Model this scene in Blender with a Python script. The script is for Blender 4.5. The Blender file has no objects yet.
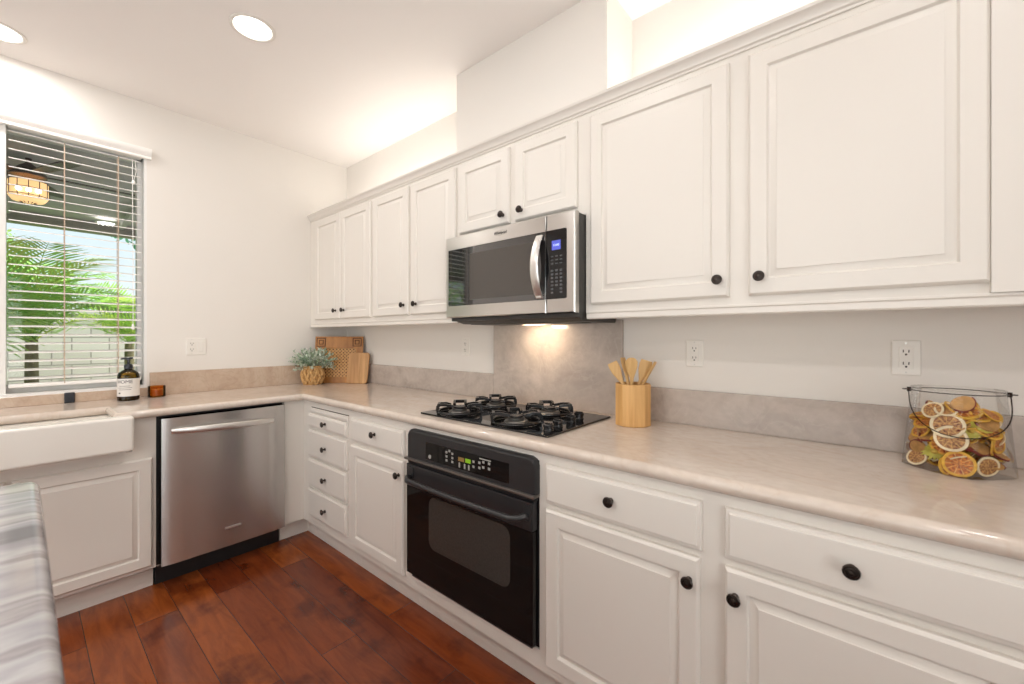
import bpy, bmesh, math, random
from mathutils import Vector, Matrix
random.seed(7)
S = bpy.context.scene
COL = S.collection
PI = math.pi
R = math.radians

# ------------------------------------------------------------------ camera, world, sun, exposure
F_PX = 413.894
cam_d = bpy.data.cameras.new('camera')
cam_d.sensor_width = 36.0
cam_d.lens = F_PX / 1024 * 36.0
cam_d.shift_y = (336.69 - 342) / 1024
cam_d.clip_start = 0.02
cam_d.dof.use_dof = True
cam_d.dof.focus_distance = 2.6
cam_d.dof.aperture_fstop = 4.0
cam = bpy.data.objects.new('camera', cam_d)
COL.objects.link(cam)
cam.location = (3.3155, -1.7755, 1.2738)
cam.rotation_euler = (PI / 2, 0, 0.6996)
S.camera = cam

S.view_settings.view_transform = 'Standard'
S.view_settings.look = 'None'
S.view_settings.gamma = 1.0
S.view_settings.use_curve_mapping = False
S.view_settings.exposure = 0.0
S.cycles.use_denoising = True
S.cycles.max_bounces = 10
S.cycles.diffuse_bounces = 6
S.cycles.transparent_max_bounces = 24
S.cycles.sample_clamp_indirect = 6.0
S.cycles.caustics_reflective = False
S.cycles.caustics_refractive = False

W = bpy.data.worlds.new('sky')
S.world = W
W.use_nodes = True
wn = W.node_tree.nodes; wl = W.node_tree.links
wn.clear()
wo = wn.new('ShaderNodeOutputWorld'); wb = wn.new('ShaderNodeBackground')
wt = wn.new('ShaderNodeTexCoord'); wsx = wn.new('ShaderNodeSeparateXYZ'); wr = wn.new('ShaderNodeValToRGB')
wl.new(wt.outputs['Generated'], wsx.inputs[0]); wl.new(wsx.outputs['Z'], wr.inputs[0])
wr.color_ramp.elements[0].position = 0.0; wr.color_ramp.elements[0].color = (0.90, 0.95, 0.97, 1)
wr.color_ramp.elements[1].position = 0.55; wr.color_ramp.elements[1].color = (0.30, 0.52, 0.80, 1)
e = wr.color_ramp.elements.new(0.22); e.color = (0.74, 0.88, 0.96, 1)
wl.new(wr.outputs[0], wb.inputs[0]); wb.inputs[1].default_value = 1.15
wl.new(wb.outputs[0], wo.inputs[0])

def light(name, kind, loc, power, color=(1, 1, 1), size=None, size_y=None, rot=(0, 0, 0), shape=None, parent=None):
    d = bpy.data.lights.new(name, kind)
    d.energy = power; d.color = color
    if kind == 'AREA':
        d.shape = shape or ('RECTANGLE' if size_y else 'SQUARE')
        d.size = size
        if size_y: d.size_y = size_y
    elif kind == 'SUN':
        d.angle = size
    else:
        d.shadow_soft_size = size
    o = bpy.data.objects.new(name, d)
    COL.objects.link(o)
    o.location = loc; o.rotation_euler = rot
    if parent: o.parent = parent
    return o

light('sun', 'SUN', (-2, 6, 9), 8.0, (1.0, 0.96, 0.88), size=R(1.0), rot=Vector((0.36, 0.62, 0.95)).to_track_quat('Z', 'Y').to_euler())
WARM = (1.0, 0.962, 0.925)
FILL_DAY = (1.0, 0.985, 0.975)
# added fill lamps, unseen, standing in for daylight through the rear and side doors
light('rear_door_fill', 'AREA', (2.9, -5.62, 1.15), 70, FILL_DAY, 3.0, 2.0, rot=(R(101), 0, 0))
light('side_door_fill', 'AREA', (5.62, -3.0, 1.15), 62, FILL_DAY, 2.6, 2.0, rot=(R(101), 0, R(90)))

# ------------------------------------------------------------------ materials
M = {}
def srgb(r, g, b):
    f = lambda c: ((c / 255) / 12.92 if c / 255 <= 0.04045 else ((c / 255 + 0.055) / 1.055) ** 2.4)
    return (f(r), f(g), f(b), 1)
def mat(name, col, rough=0.5, metal=0.0, spec=0.5, emit=None, estr=0.0, coat=0.0, trans=0.0, ior=None, vary=0.0, scale=20.0, bump=0.0):
    m = bpy.data.materials.new(name); m.use_nodes = True
    n = m.node_tree.nodes; l = m.node_tree.links
    b = n['Principled BSDF']
    c = col if len(col) == 4 else (*col, 1)
    b.inputs['Base Color'].default_value = c
    b.inputs['Roughness'].default_value = rough
    b.inputs['Metallic'].default_value = metal
    b.inputs['Specular IOR Level'].default_value = spec
    b.inputs['Coat Weight'].default_value = coat
    b.inputs['Coat Roughness'].default_value = 0.08
    b.inputs['Transmission Weight'].default_value = trans
    if ior: b.inputs['IOR'].default_value = ior
    if emit:
        b.inputs['Emission Color'].default_value = emit if len(emit) == 4 else (*emit, 1)
        b.inputs['Emission Strength'].default_value = estr
    if vary or bump:
        tc = n.new('ShaderNodeTexCoord'); nz = n.new('ShaderNodeTexNoise')
        nz.inputs['Scale'].default_value = scale; nz.inputs['Detail'].default_value = 3
        l.new(tc.outputs['Object'], nz.inputs['Vector'])
        if vary:
            mx = n.new('ShaderNodeMix'); mx.data_type = 'RGBA'
            mx.inputs['A'].default_value = tuple(x * (1 - vary) for x in c[:3]) + (1,)
            mx.inputs['B'].default_value = tuple(min(1, x * (1 + vary)) for x in c[:3]) + (1,)
            l.new(nz.outputs['Fac'], mx.inputs['Factor']); l.new(mx.outputs['Result'], b.inputs['Base Color'])
        if bump:
            bp = n.new('ShaderNodeBump'); bp.inputs['Strength'].default_value = bump; bp.inputs['Distance'].default_value = 0.002
            l.new(nz.outputs['Fac'], bp.inputs['Height']); l.new(bp.outputs[0], b.inputs['Normal'])
    M[name] = m
    return m

mat('wall_paint', (0.785, 0.75, 0.705), 0.75, vary=0.012, scale=3, bump=0.06)
mat('ceiling_paint', (0.93, 0.90, 0.875), 0.85, vary=0.01, scale=3)
mat('cabinet_paint', (0.745, 0.705, 0.652), 0.38, vary=0.01, scale=4)
mat('white_plastic', (0.80, 0.77, 0.72), 0.4, vary=0.01)
mat('blind_white', (0.93, 0.91, 0.88), 0.5, vary=0.01)
mat('cord_tan', (0.55, 0.42, 0.32), 0.7, vary=0.05)
mat('window_vinyl', (0.80, 0.79, 0.77), 0.45, vary=0.01)
mat('ceramic', (0.80, 0.765, 0.71), 0.16, vary=0.008, scale=5)
mat('knob_bronze', (0.060, 0.048, 0.042), 0.28, metal=0.85, vary=0.3, scale=90)
mat('black_gloss', (0.006, 0.006, 0.007), 0.04, spec=0.6, vary=0.1)
mat('mirror_black', (0.006, 0.006, 0.007), 0.03, spec=0.5, ior=2.3, vary=0.1)
mat('oven_glass', (0.006, 0.006, 0.006), 0.05, spec=0.22, vary=0.1)
mat('oven_window', (0.046, 0.042, 0.038), 0.10, spec=0.3, vary=0.35, scale=160)
mat('oven_panel', (0.020, 0.020, 0.022), 0.34, vary=0.05)
mat('oven_lip', (0.20, 0.18, 0.165), 0.30, metal=0.7, vary=0.05)
mat('matte_black', (0.010, 0.010, 0.011), 0.45, vary=0.1)
mat('iron', (0.007, 0.007, 0.008), 0.22, vary=0.2, scale=120, bump=0.2)
mat('micro_screen_reflection', (0.075, 0.066, 0.058), 0.10, spec=0.5, vary=0.05, scale=200)
mat('micro_side', (0.045, 0.042, 0.038), 0.4, vary=0.08)
mat('aluminium', (0.62, 0.60, 0.57), 0.3, metal=1.0, vary=0.05)
mat('burner_metal', (0.20, 0.19, 0.18), 0.35, metal=0.9, vary=0.1)
mat('lcd_blue', (0.05, 0.06, 0.3), 0.3, emit=(0.12, 0.16, 0.85), estr=0.5, vary=0.05)
mat('lcd_ink', (0.6, 0.7, 1.0), 0.4, emit=(0.6, 0.7, 1.0), estr=0.6, vary=0.02)
mat('lcd_green', (0.1, 0.2, 0.0), 0.3, emit=(0.25, 0.5, 0.02), estr=0.5, vary=0.05)
mat('lcd_amber', (0.12, 0.07, 0.02), 0.3, emit=(0.22, 0.12, 0.03), estr=0.5, vary=0.05)
mat('button_white', (0.36, 0.35, 0.33), 0.5, vary=0.05)
mat('button_dim', (0.085, 0.085, 0.09), 0.4, vary=0.1)
mat('slot_dark', (0.03, 0.025, 0.02), 0.6, vary=0.1)
mat('lamp_lens', (1, 0.97, 0.92), 0.4, emit=(1, 0.97, 0.92), estr=6.0, vary=0.01)
mat('strip_lens', (1, 0.96, 0.9), 0.4, emit=(1, 0.95, 0.88), estr=2.0, vary=0.01)
mat('hood_lens', (1, 0.9, 0.75), 0.4, emit=(1, 0.85, 0.65), estr=0.8, vary=0.01)
mat('label_paper', (0.78, 0.75, 0.71), 0.7, vary=0.03)
mat('ink', (0.03, 0.03, 0.03), 0.6, vary=0.1)
mat('pump_black', (0.015, 0.017, 0.025), 0.3, vary=0.1)
mat('soap_fluid', (0.04, 0.028, 0.012), 0.2, vary=0.1)
mat('candle_wax', (0.50, 0.31, 0.10), 0.5, vary=0.05)
mat('patio_ceiling', (0.50, 0.48, 0.475), 0.9, vary=0.08, scale=2)
mat('patio_beam', (0.30, 0.27, 0.24), 0.8, vary=0.08, scale=3)
mat('fan_dark', (0.06, 0.045, 0.035), 0.5, vary=0.1)
mat('fan_glow', (0.9, 0.6, 0.3), 0.5, emit=(1.0, 0.62, 0.28), estr=0.9, vary=0.05)
mat('bulb', (1, 0.9, 0.7), 0.5, emit=(1.0, 0.85, 0.55), estr=7.0, vary=0.01)
mat('patio_ground', (0.55, 0.50, 0.44), 0.9, vary=0.12, scale=3)
mat('palm_trunk', (0.24, 0.20, 0.11), 0.8, vary=0.35, scale=14, bump=0.5)
mat('palm_leaf', (0.38, 0.58, 0.14), 0.45, vary=0.5, scale=1.5)
mat('palm_leaf_light', (0.62, 0.70, 0.18), 0.45, vary=0.4, scale=1.5)
mat('tree_bright', (0.30, 0.50, 0.10), 0.5, vary=0.5, scale=3)
mat('shrub_leaf', (0.10, 0.26, 0.05), 0.5, vary=0.6, scale=3)
mat('tree_leaf', (0.08, 0.25, 0.13), 0.5, vary=0.5, scale=3)
mat('bark', (0.20, 0.14, 0.09), 0.9, vary=0.3, scale=20)
mat('wicker', (0.56, 0.33, 0.13), 0.7, vary=0.5, scale=60, bump=0.4)
mat('sage_leaf', (0.26, 0.36, 0.24), 0.6, vary=0.45, scale=40)
mat('sage_pale', (0.58, 0.64, 0.54), 0.6, vary=0.3, scale=40)
mat('soil', (0.05, 0.035, 0.025), 0.9, vary=0.3)
mat('rattan_back', (0.10, 0.035, 0.012), 0.8, vary=0.2)
mat('wire', (0.035, 0.022, 0.018), 0.35, metal=0.8, vary=0.2)
mat('rind_white', (0.80, 0.68, 0.46), 0.6, vary=0.2, scale=3.5)
mat('rind_orange', (0.74, 0.40, 0.05), 0.55, vary=0.45, scale=3.5, bump=0.4)
mat('apple_flesh', (0.50, 0.27, 0.09), 0.65, bump=0.6, vary=0.5, scale=2.5)
mat('apple_skin', (0.20, 0.03, 0.02), 0.5, vary=0.3, scale=40)
mat('dry_yellow', (0.60, 0.42, 0.08), 0.6, vary=0.3, scale=60)
mat('dry_green', (0.58, 0.52, 0.09), 0.6, vary=0.35, scale=60)
mat('gap_shade', (0.10, 0.085, 0.07), 0.7, vary=0.1)

def nodes_of(name, rough=0.5):
    m = bpy.data.materials.new(name); m.use_nodes = True
    M[name] = m
    n = m.node_tree.nodes
    b = n['Principled BSDF']; b.inputs['Roughness'].default_value = rough
    return m, n, m.node_tree.links, b
def ramp(n, stops):
    r = n.new('ShaderNodeValToRGB'); cr = r.color_ramp
    cr.elements[0].position = stops[0][0]; cr.elements[0].color = stops[0][1]
    cr.elements[1].position = stops[-1][0]; cr.elements[1].color = stops[-1][1]
    for p, c in stops[1:-1]:
        e = cr.elements.new(p); e.color = c
    return r

def stone(name, c_lo, c_mid, c_hi, c_vein, rough=0.12, scale=2.2, coat=0.0, vein=0.55, rot=0.5):
    m, n, l, b = nodes_of(name, rough)
    g = n.new('ShaderNodeNewGeometry'); mp = n.new('ShaderNodeMapping')
    mp.inputs['Rotation'].default_value = (0.3, 0.2, rot); mp.inputs['Scale'].default_value = (1, 1.7, 1.3)
    l.new(g.outputs['Position'], mp.inputs[0])
    n1 = n.new('ShaderNodeTexNoise'); n1.inputs['Scale'].default_value = scale; n1.inputs['Detail'].default_value = 8
    n1.inputs['Roughness'].default_value = 0.62; n1.inputs['Distortion'].default_value = 1.1
    l.new(mp.outputs[0], n1.inputs['Vector'])
    r1 = ramp(n, [(0.28, c_lo), (0.5, c_mid), (0.72, c_hi)])
    l.new(n1.outputs['Fac'], r1.inputs[0])
    n2 = n.new('ShaderNodeTexNoise'); n2.inputs['Scale'].default_value = scale * 1.7; n2.inputs['Detail'].default_value = 5
    n2.inputs['Distortion'].default_value = 2.2
    l.new(mp.outputs[0], n2.inputs['Vector'])
    r2 = ramp(n, [(0.46, (0, 0, 0, 1)), (0.495, (1, 1, 1, 1)), (0.53, (0, 0, 0, 1))])
    l.new(n2.outputs['Fac'], r2.inputs[0])
    mu = n.new('ShaderNodeMath'); mu.operation = 'MULTIPLY'; mu.inputs[1].default_value = vein
    l.new(r2.outputs[0], mu.inputs[0])
    mx = n.new('ShaderNodeMix'); mx.data_type = 'RGBA'
    l.new(mu.outputs[0], mx.inputs['Factor']); l.new(r1.outputs[0], mx.inputs['A']); mx.inputs['B'].default_value = c_vein
    n3 = n.new('ShaderNodeTexNoise'); n3.inputs['Scale'].default_value = 38; n3.inputs['Detail'].default_value = 4
    l.new(g.outputs['Position'], n3.inputs['Vector'])
    r3 = ramp(n, [(0.35, (0.945, 0.94, 0.935, 1)), (0.65, (1, 1, 1, 1))])
    l.new(n3.outputs['Fac'], r3.inputs[0])
    m2 = n.new('ShaderNodeMix'); m2.data_type = 'RGBA'; m2.blend_type = 'MULTIPLY'; m2.inputs['Factor'].default_value = 1
    l.new(mx.outputs['Result'], m2.inputs['A']); l.new(r3.outputs[0], m2.inputs['B'])
    l.new(m2.outputs['Result'], b.inputs['Base Color'])
    return m
stone('counter_stone', (0.60, 0.51, 0.44, 1), (0.66, 0.575, 0.50, 1), (0.70, 0.63, 0.57, 1), (0.55, 0.40, 0.30, 1), 0.085, 2.0, vein=0.22)
stone('splash_beige', (0.46, 0.34, 0.25, 1), (0.56, 0.43, 0.33, 1), (0.62, 0.51, 0.41, 1), (0.44, 0.31, 0.23, 1), 0.16, 2.6, vein=0.3)
stone('splash_taupe', (0.40, 0.345, 0.31, 1), (0.51, 0.445, 0.40, 1), (0.60, 0.535, 0.485, 1), (0.64, 0.58, 0.53, 1), 0.16, 3.6, vein=0.22, rot=1.2)

# island stone: pale grey with long wavy streaks
m, n, l, b = nodes_of('island_stone', 0.12)
g = n.new('ShaderNodeNewGeometry'); mp = n.new('ShaderNodeMapping')
mp.inputs['Rotation'].default_value = (0, 0, R(28)); mp.inputs['Scale'].default_value = (5.5, 1.2, 1)
l.new(g.outputs['Position'], mp.inputs[0])
n1 = n.new('ShaderNodeTexNoise'); n1.inputs['Scale'].default_value = 1.7; n1.inputs['Detail'].default_value = 7; n1.inputs['Distortion'].default_value = 0.6
l.new(mp.outputs[0], n1.inputs['Vector'])
r1 = ramp(n, [(0.30, (0.22, 0.21, 0.225, 1)), (0.42, (0.37, 0.36, 0.38, 1)), (0.50, (0.48, 0.47, 0.48, 1)), (0.56, (0.31, 0.29, 0.30, 1)), (0.66, (0.52, 0.50, 0.49, 1))])
l.new(n1.outputs['Fac'], r1.inputs[0]); l.new(r1.outputs[0], b.inputs['Base Color'])

for nm_, tc_ in (('tree_bright', (0.55, 0.75, 0.15)), ('palm_leaf', (0.55, 0.85, 0.20)), ('palm_leaf_light', (0.90, 0.95, 0.30)), ('shrub_leaf', (0.25, 0.5, 0.08)), ('tree_leaf', (0.15, 0.45, 0.22))):
    nt = M[nm_].node_tree; pb = nt.nodes['Principled BSDF']; ot = nt.nodes['Material Output']
    tl = nt.nodes.new('ShaderNodeBsdfTranslucent'); tl.inputs[0].default_value = (*tc_, 1); ms = nt.nodes.new('ShaderNodeMixShader'); ms.inputs[0].default_value = 0.45
    nt.links.new(pb.outputs[0], ms.inputs[1]); nt.links.new(tl.outputs[0], ms.inputs[2]); nt.links.new(ms.outputs[0], ot.inputs[0])

# stainless steel, brushed
def steel(name, col, rough, sx, sy, sz, an=0.0):
    m, n, l, b = nodes_of(name, rough)
    b.inputs['Metallic'].default_value = 1.0
    if an:
        b.inputs['Anisotropic'].default_value = an
        tg = n.new('ShaderNodeCombineXYZ'); tg.inputs[2].default_value = 1.0; l.new(tg.outputs[0], b.inputs['Tangent'])
    tc = n.new('ShaderNodeTexCoord'); mp = n.new('ShaderNodeMapping'); mp.inputs['Scale'].default_value = (sx, sy, sz)
    nz = n.new('ShaderNodeTexNoise'); nz.inputs['Scale'].default_value = 1.0; nz.inputs['Detail'].default_value = 4
    l.new(tc.outputs['Object'], mp.inputs[0]); l.new(mp.outputs[0], nz.inputs['Vector'])
    rr = ramp(n, [(0.3, (rough * 0.985,) * 3 + (1,)), (0.7, (rough * 1.015,) * 3 + (1,))])
    l.new(nz.outputs['Fac'], rr.inputs[0]); l.new(rr.outputs[0], b.inputs['Roughness'])
    rc = ramp(n, [(0.3, tuple(c * 0.992 for c in col) + (1,)), (0.7, tuple(col) + (1,))])
    l.new(nz.outputs['Fac'], rc.inputs[0]); l.new(rc.outputs[0], b.inputs['Base Color'])
    bp = n.new('ShaderNodeBump'); bp.inputs['Strength'].default_value = 0.0; bp.inputs['Distance'].default_value = 0.001
    l.new(nz.outputs['Fac'], bp.inputs['Height']); l.new(bp.outputs[0], b.inputs['Normal'])
    return m
steel('steel_dishwasher', (0.60, 0.585, 0.57), 0.25, 60, 3, 3, 0.85)
steel('steel_micro', (0.64, 0.62, 0.59), 0.28, 3, 3, 500, 0.75)
steel('steel_handle', (0.80, 0.785, 0.76), 0.32, 60, 60, 60)

# wood floor planks running along x, 0.15 wide
m, n, l, b = nodes_of('floor_wood', 0.24)
g = n.new('ShaderNodeNewGeometry')
mp = n.new('ShaderNodeMapping'); mp.inputs['Location'].default_value = (0.37, 0.10, 0)
l.new(g.outputs['Position'], mp.inputs[0])
bk = n.new('ShaderNodeTexBrick'); bk.offset = 0.37; bk.offset_frequency = 2; bk.squash = 1.0
bk.inputs['Scale'].default_value = 1.0; bk.inputs['Brick Width'].default_value = 1.25; bk.inputs['Row Height'].default_value = 0.15
bk.inputs['Mortar Size'].default_value = 0.0016; bk.inputs['Mortar Smooth'].default_value = 0.3; bk.inputs['Bias'].default_value = 0.0
bk.inputs['Color1'].default_value = (0.0, 0, 0, 1); bk.inputs['Color2'].default_value = (1, 1, 1, 1); bk.inputs['Mortar'].default_value = (0.5, 0.5, 0.5, 1)
l.new(mp.outputs[0], bk.inputs['Vector'])
mg = n.new('ShaderNodeMapping'); mg.inputs['Scale'].default_value = (2.2, 15, 1)
addv = n.new('ShaderNodeVectorMath'); addv.operation = 'ADD'
sc = n.new('ShaderNodeVectorMath'); sc.operation = 'SCALE'; sc.inputs['Scale'].default_value = 7.0
l.new(bk.outputs['Color'], sc.inputs[0]); l.new(g.outputs['Position'], addv.inputs[0]); l.new(sc.outputs[0], addv.inputs[1])
l.new(addv.outputs[0], mg.inputs[0])
n1 = n.new('ShaderNodeTexNoise'); n1.inputs['Scale'].default_value = 1.6; n1.inputs['Detail'].default_value = 8; n1.inputs['Roughness'].default_value = 0.65; n1.inputs['Distortion'].default_value = 0.7
l.new(mg.outputs[0], n1.inputs['Vector'])
n2 = n.new('ShaderNodeTexNoise'); n2.inputs['Scale'].default_value = 5.0; n2.inputs['Detail'].default_value = 4
l.new(addv.outputs[0], n2.inputs['Vector'])
r1 = ramp(n, [(0.0, (0.14, 0.026, 0.007, 1)), (0.5, (0.205, 0.043, 0.010, 1)), (1.0, (0.30, 0.074, 0.014, 1))])
l.new(bk.outputs['Color'], r1.inputs[0])
r2 = ramp(n, [(0.30, (0.62, 0.54, 0.52, 1)), (0.55, (1, 1, 1, 1)), (0.8, (1.25, 1.25, 1.2, 1))])
l.new(n1.outputs['Fac'], r2.inputs[0])
r3 = ramp(n, [(0.34, (0.42, 0.32, 0.32, 1)), (0.46, (1, 1, 1, 1))])
l.new(n2.outputs['Fac'], r3.inputs[0])
ma = n.new('ShaderNodeMix'); ma.data_type = 'RGBA'; ma.blend_type = 'MULTIPLY'; ma.inputs['Factor'].default_value = 1
l.new(r1.outputs[0], ma.inputs['A']); l.new(r2.outputs[0], ma.inputs['B'])
mb_ = n.new('ShaderNodeMix'); mb_.data_type = 'RGBA'; mb_.blend_type = 'MULTIPLY'; mb_.inputs['Factor'].default_value = 0.8
l.new(ma.outputs['Result'], mb_.inputs['A']); l.new(r3.outputs[0], mb_.inputs['B'])
mc = n.new('ShaderNodeMix'); mc.data_type = 'RGBA'
l.new(bk.outputs['Fac'], mc.inputs['Factor']); l.new(mb_.outputs['Result'], mc.inputs['A']); mc.inputs['B'].default_value = (0.045, 0.018, 0.012, 1)
l.new(mc.outputs['Result'], b.inputs['Base Color'])
bp = n.new('ShaderNodeBump'); bp.inputs['Strength'].default_value = 0.25; bp.inputs['Distance'].default_value = 0.002; bp.invert = True
l.new(bk.outputs['Fac'], bp.inputs['Height'])
bp2 = n.new('ShaderNodeBump'); bp2.inputs['Strength'].default_value = 0.10; bp2.inputs['Distance'].default_value = 0.004
l.new(n1.outputs['Fac'], bp2.inputs['Height']); l.new(bp.outputs[0], bp2.inputs['Normal']); l.new(bp2.outputs[0], b.inputs['Normal'])

# light wood with grain along a chosen axis
def wood(name, c1, c2, sx, sy, sz, rough=0.45):
    m, n, l, b = nodes_of(name, rough)
    tc = n.new('ShaderNodeTexCoord'); mp = n.new('ShaderNodeMapping'); mp.inputs['Scale'].default_value = (sx, sy, sz)
    nz = n.new('ShaderNodeTexNoise'); nz.inputs['Scale'].default_value = 1.0; nz.inputs['Detail'].default_value = 5; nz.inputs['Distortion'].default_value = 0.4
    l.new(tc.outputs['Object'], mp.inputs[0]); l.new(mp.outputs[0], nz.inputs['Vector'])
    rc = ramp(n, [(0.3, (*c1, 1)), (0.7, (*c2, 1))])
    l.new(nz.outputs['Fac'], rc.inputs[0]); l.new(rc.outputs[0], b.inputs['Base Color'])
wood('bamboo', (0.56, 0.30, 0.095), (0.72, 0.43, 0.17), 55, 55, 3)
wood('bamboo_utensil', (0.58, 0.34, 0.12), (0.72, 0.47, 0.20), 60, 60, 5)
wood('board_wood', (0.36, 0.165, 0.05), (0.64, 0.36, 0.14), 30, 30, 3)
wood('rattan_wood', (0.30, 0.115, 0.022), (0.54, 0.24, 0.06), 25, 25, 6)
wood('cane', (0.50, 0.25, 0.08), (0.66, 0.37, 0.13), 60, 60, 60)

# citrus pulp with radial segments (object space of each slice: disc normal z)
def pulp(name, c1, c2):
    m, n, l, b = nodes_of(name, 0.45)
    tc = n.new('ShaderNodeTexCoord'); nz = n.new('ShaderNodeTexNoise'); nz.inputs['Scale'].default_value = 5.5; nz.inputs['Detail'].default_value = 6
    l.new(tc.outputs['Object'], nz.inputs['Vector'])
    gt = n.new('ShaderNodeTexGradient'); gt.gradient_type = 'RADIAL'; l.new(tc.outputs['Object'], gt.inputs[0])
    mu = n.new('ShaderNodeMath'); mu.operation = 'MULTIPLY'; mu.inputs[1].default_value = 10
    l.new(gt.outputs['Fac'], mu.inputs[0])
    fr = n.new('ShaderNodeMath'); fr.operation = 'FRACT'; l.new(mu.outputs[0], fr.inputs[0])
    rs = ramp(n, [(0.0, (1, 1, 1, 1)), (0.10, (0, 0, 0, 1)), (0.90, (0, 0, 0, 1)), (1.0, (1, 1, 1, 1))])
    l.new(fr.outputs[0], rs.inputs[0])
    rc = ramp(n, [(0.35, (*c1, 1)), (0.65, (*c2, 1))]); l.new(nz.outputs['Fac'], rc.inputs[0])
    mx = n.new('ShaderNodeMix'); mx.data_type = 'RGBA'; l.new(rs.outputs[0], mx.inputs['Factor'])
    l.new(rc.outputs[0], mx.inputs['A']); mx.inputs['B'].default_value = (0.78, 0.50, 0.16, 1)
    l.new(mx.outputs['Result'], b.inputs['Base Color'])
pulp('pulp_brown', (0.16, 0.045, 0.02), (0.62, 0.32, 0.11))
pulp('pulp_orange', (0.24, 0.035, 0.01), (0.72, 0.26, 0.035))

# clear glass sheet: see-through with a fresnel reflection
def clear(name, tint, ior=1.45, gl_rough=0.02, gain=1.0):
    m = bpy.data.materials.new(name); m.use_nodes = True; M[name] = m
    n = m.node_tree.nodes; l = m.node_tree.links; n.clear()
    o = n.new('ShaderNodeOutputMaterial'); mx = n.new('ShaderNodeMixShader'); t = n.new('ShaderNodeBsdfTransparent'); gl = n.new('ShaderNodeBsdfGlossy')
    fr = n.new('ShaderNodeFresnel'); fr.inputs[0].default_value = ior
    nz = n.new('ShaderNodeTexNoise'); nz.inputs['Scale'].default_value = 4
    rr = ramp(n, [(0.0, tuple(c * 0.98 for c in tint) + (1,)), (1.0, tuple(tint) + (1,))])
    l.new(nz.outputs['Fac'], rr.inputs[0]); l.new(rr.outputs[0], t.inputs[0])
    gl.inputs['Roughness'].default_value = gl_rough
    mm = n.new('ShaderNodeMath'); mm.operation = 'MULTIPLY'; mm.inputs[1].default_value = gain; l.new(fr.outputs[0], mm.inputs[0])
    l.new(mm.outputs[0], mx.inputs[0]); l.new(t.outputs[0], mx.inputs[1]); l.new(gl.outputs[0], mx.inputs[2]); l.new(mx.outputs[0], o.inputs[0])
clear('window_glass', (0.97, 0.985, 0.98), 1.3)
clear('jar_glass', (0.985, 0.985, 0.98), 1.36, gain=0.45)
clear('amber_glass', (0.55, 0.40, 0.03), 1.45)
clear('candle_glass', (0.95, 0.66, 0.25), 1.35)

# concrete block garden wall
m, n, l, b = nodes_of('block_wall', 0.9)
g = n.new('ShaderNodeNewGeometry'); cb = n.new('ShaderNodeCombineXYZ'); sp = n.new('ShaderNodeSeparateXYZ')
l.new(g.outputs['Position'], sp.inputs[0]); l.new(sp.outputs['Y'], cb.inputs['X']); l.new(sp.outputs['Z'], cb.inputs['Y'])
bk = n.new('ShaderNodeTexBrick'); bk.inputs['Scale'].default_value = 1; bk.inputs['Brick Width'].default_value = 0.42; bk.inputs['Row Height'].default_value = 0.21
bk.inputs['Mortar Size'].default_value = 0.008; bk.inputs['Color1'].default_value = (0.50, 0.47, 0.43, 1); bk.inputs['Color2'].default_value = (0.58, 0.55, 0.51, 1); bk.inputs['Mortar'].default_value = (0.25, 0.23, 0.21, 1)
l.new(cb.outputs[0], bk.inputs['Vector']); l.new(bk.outputs['Color'], b.inputs['Base Color'])

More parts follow.
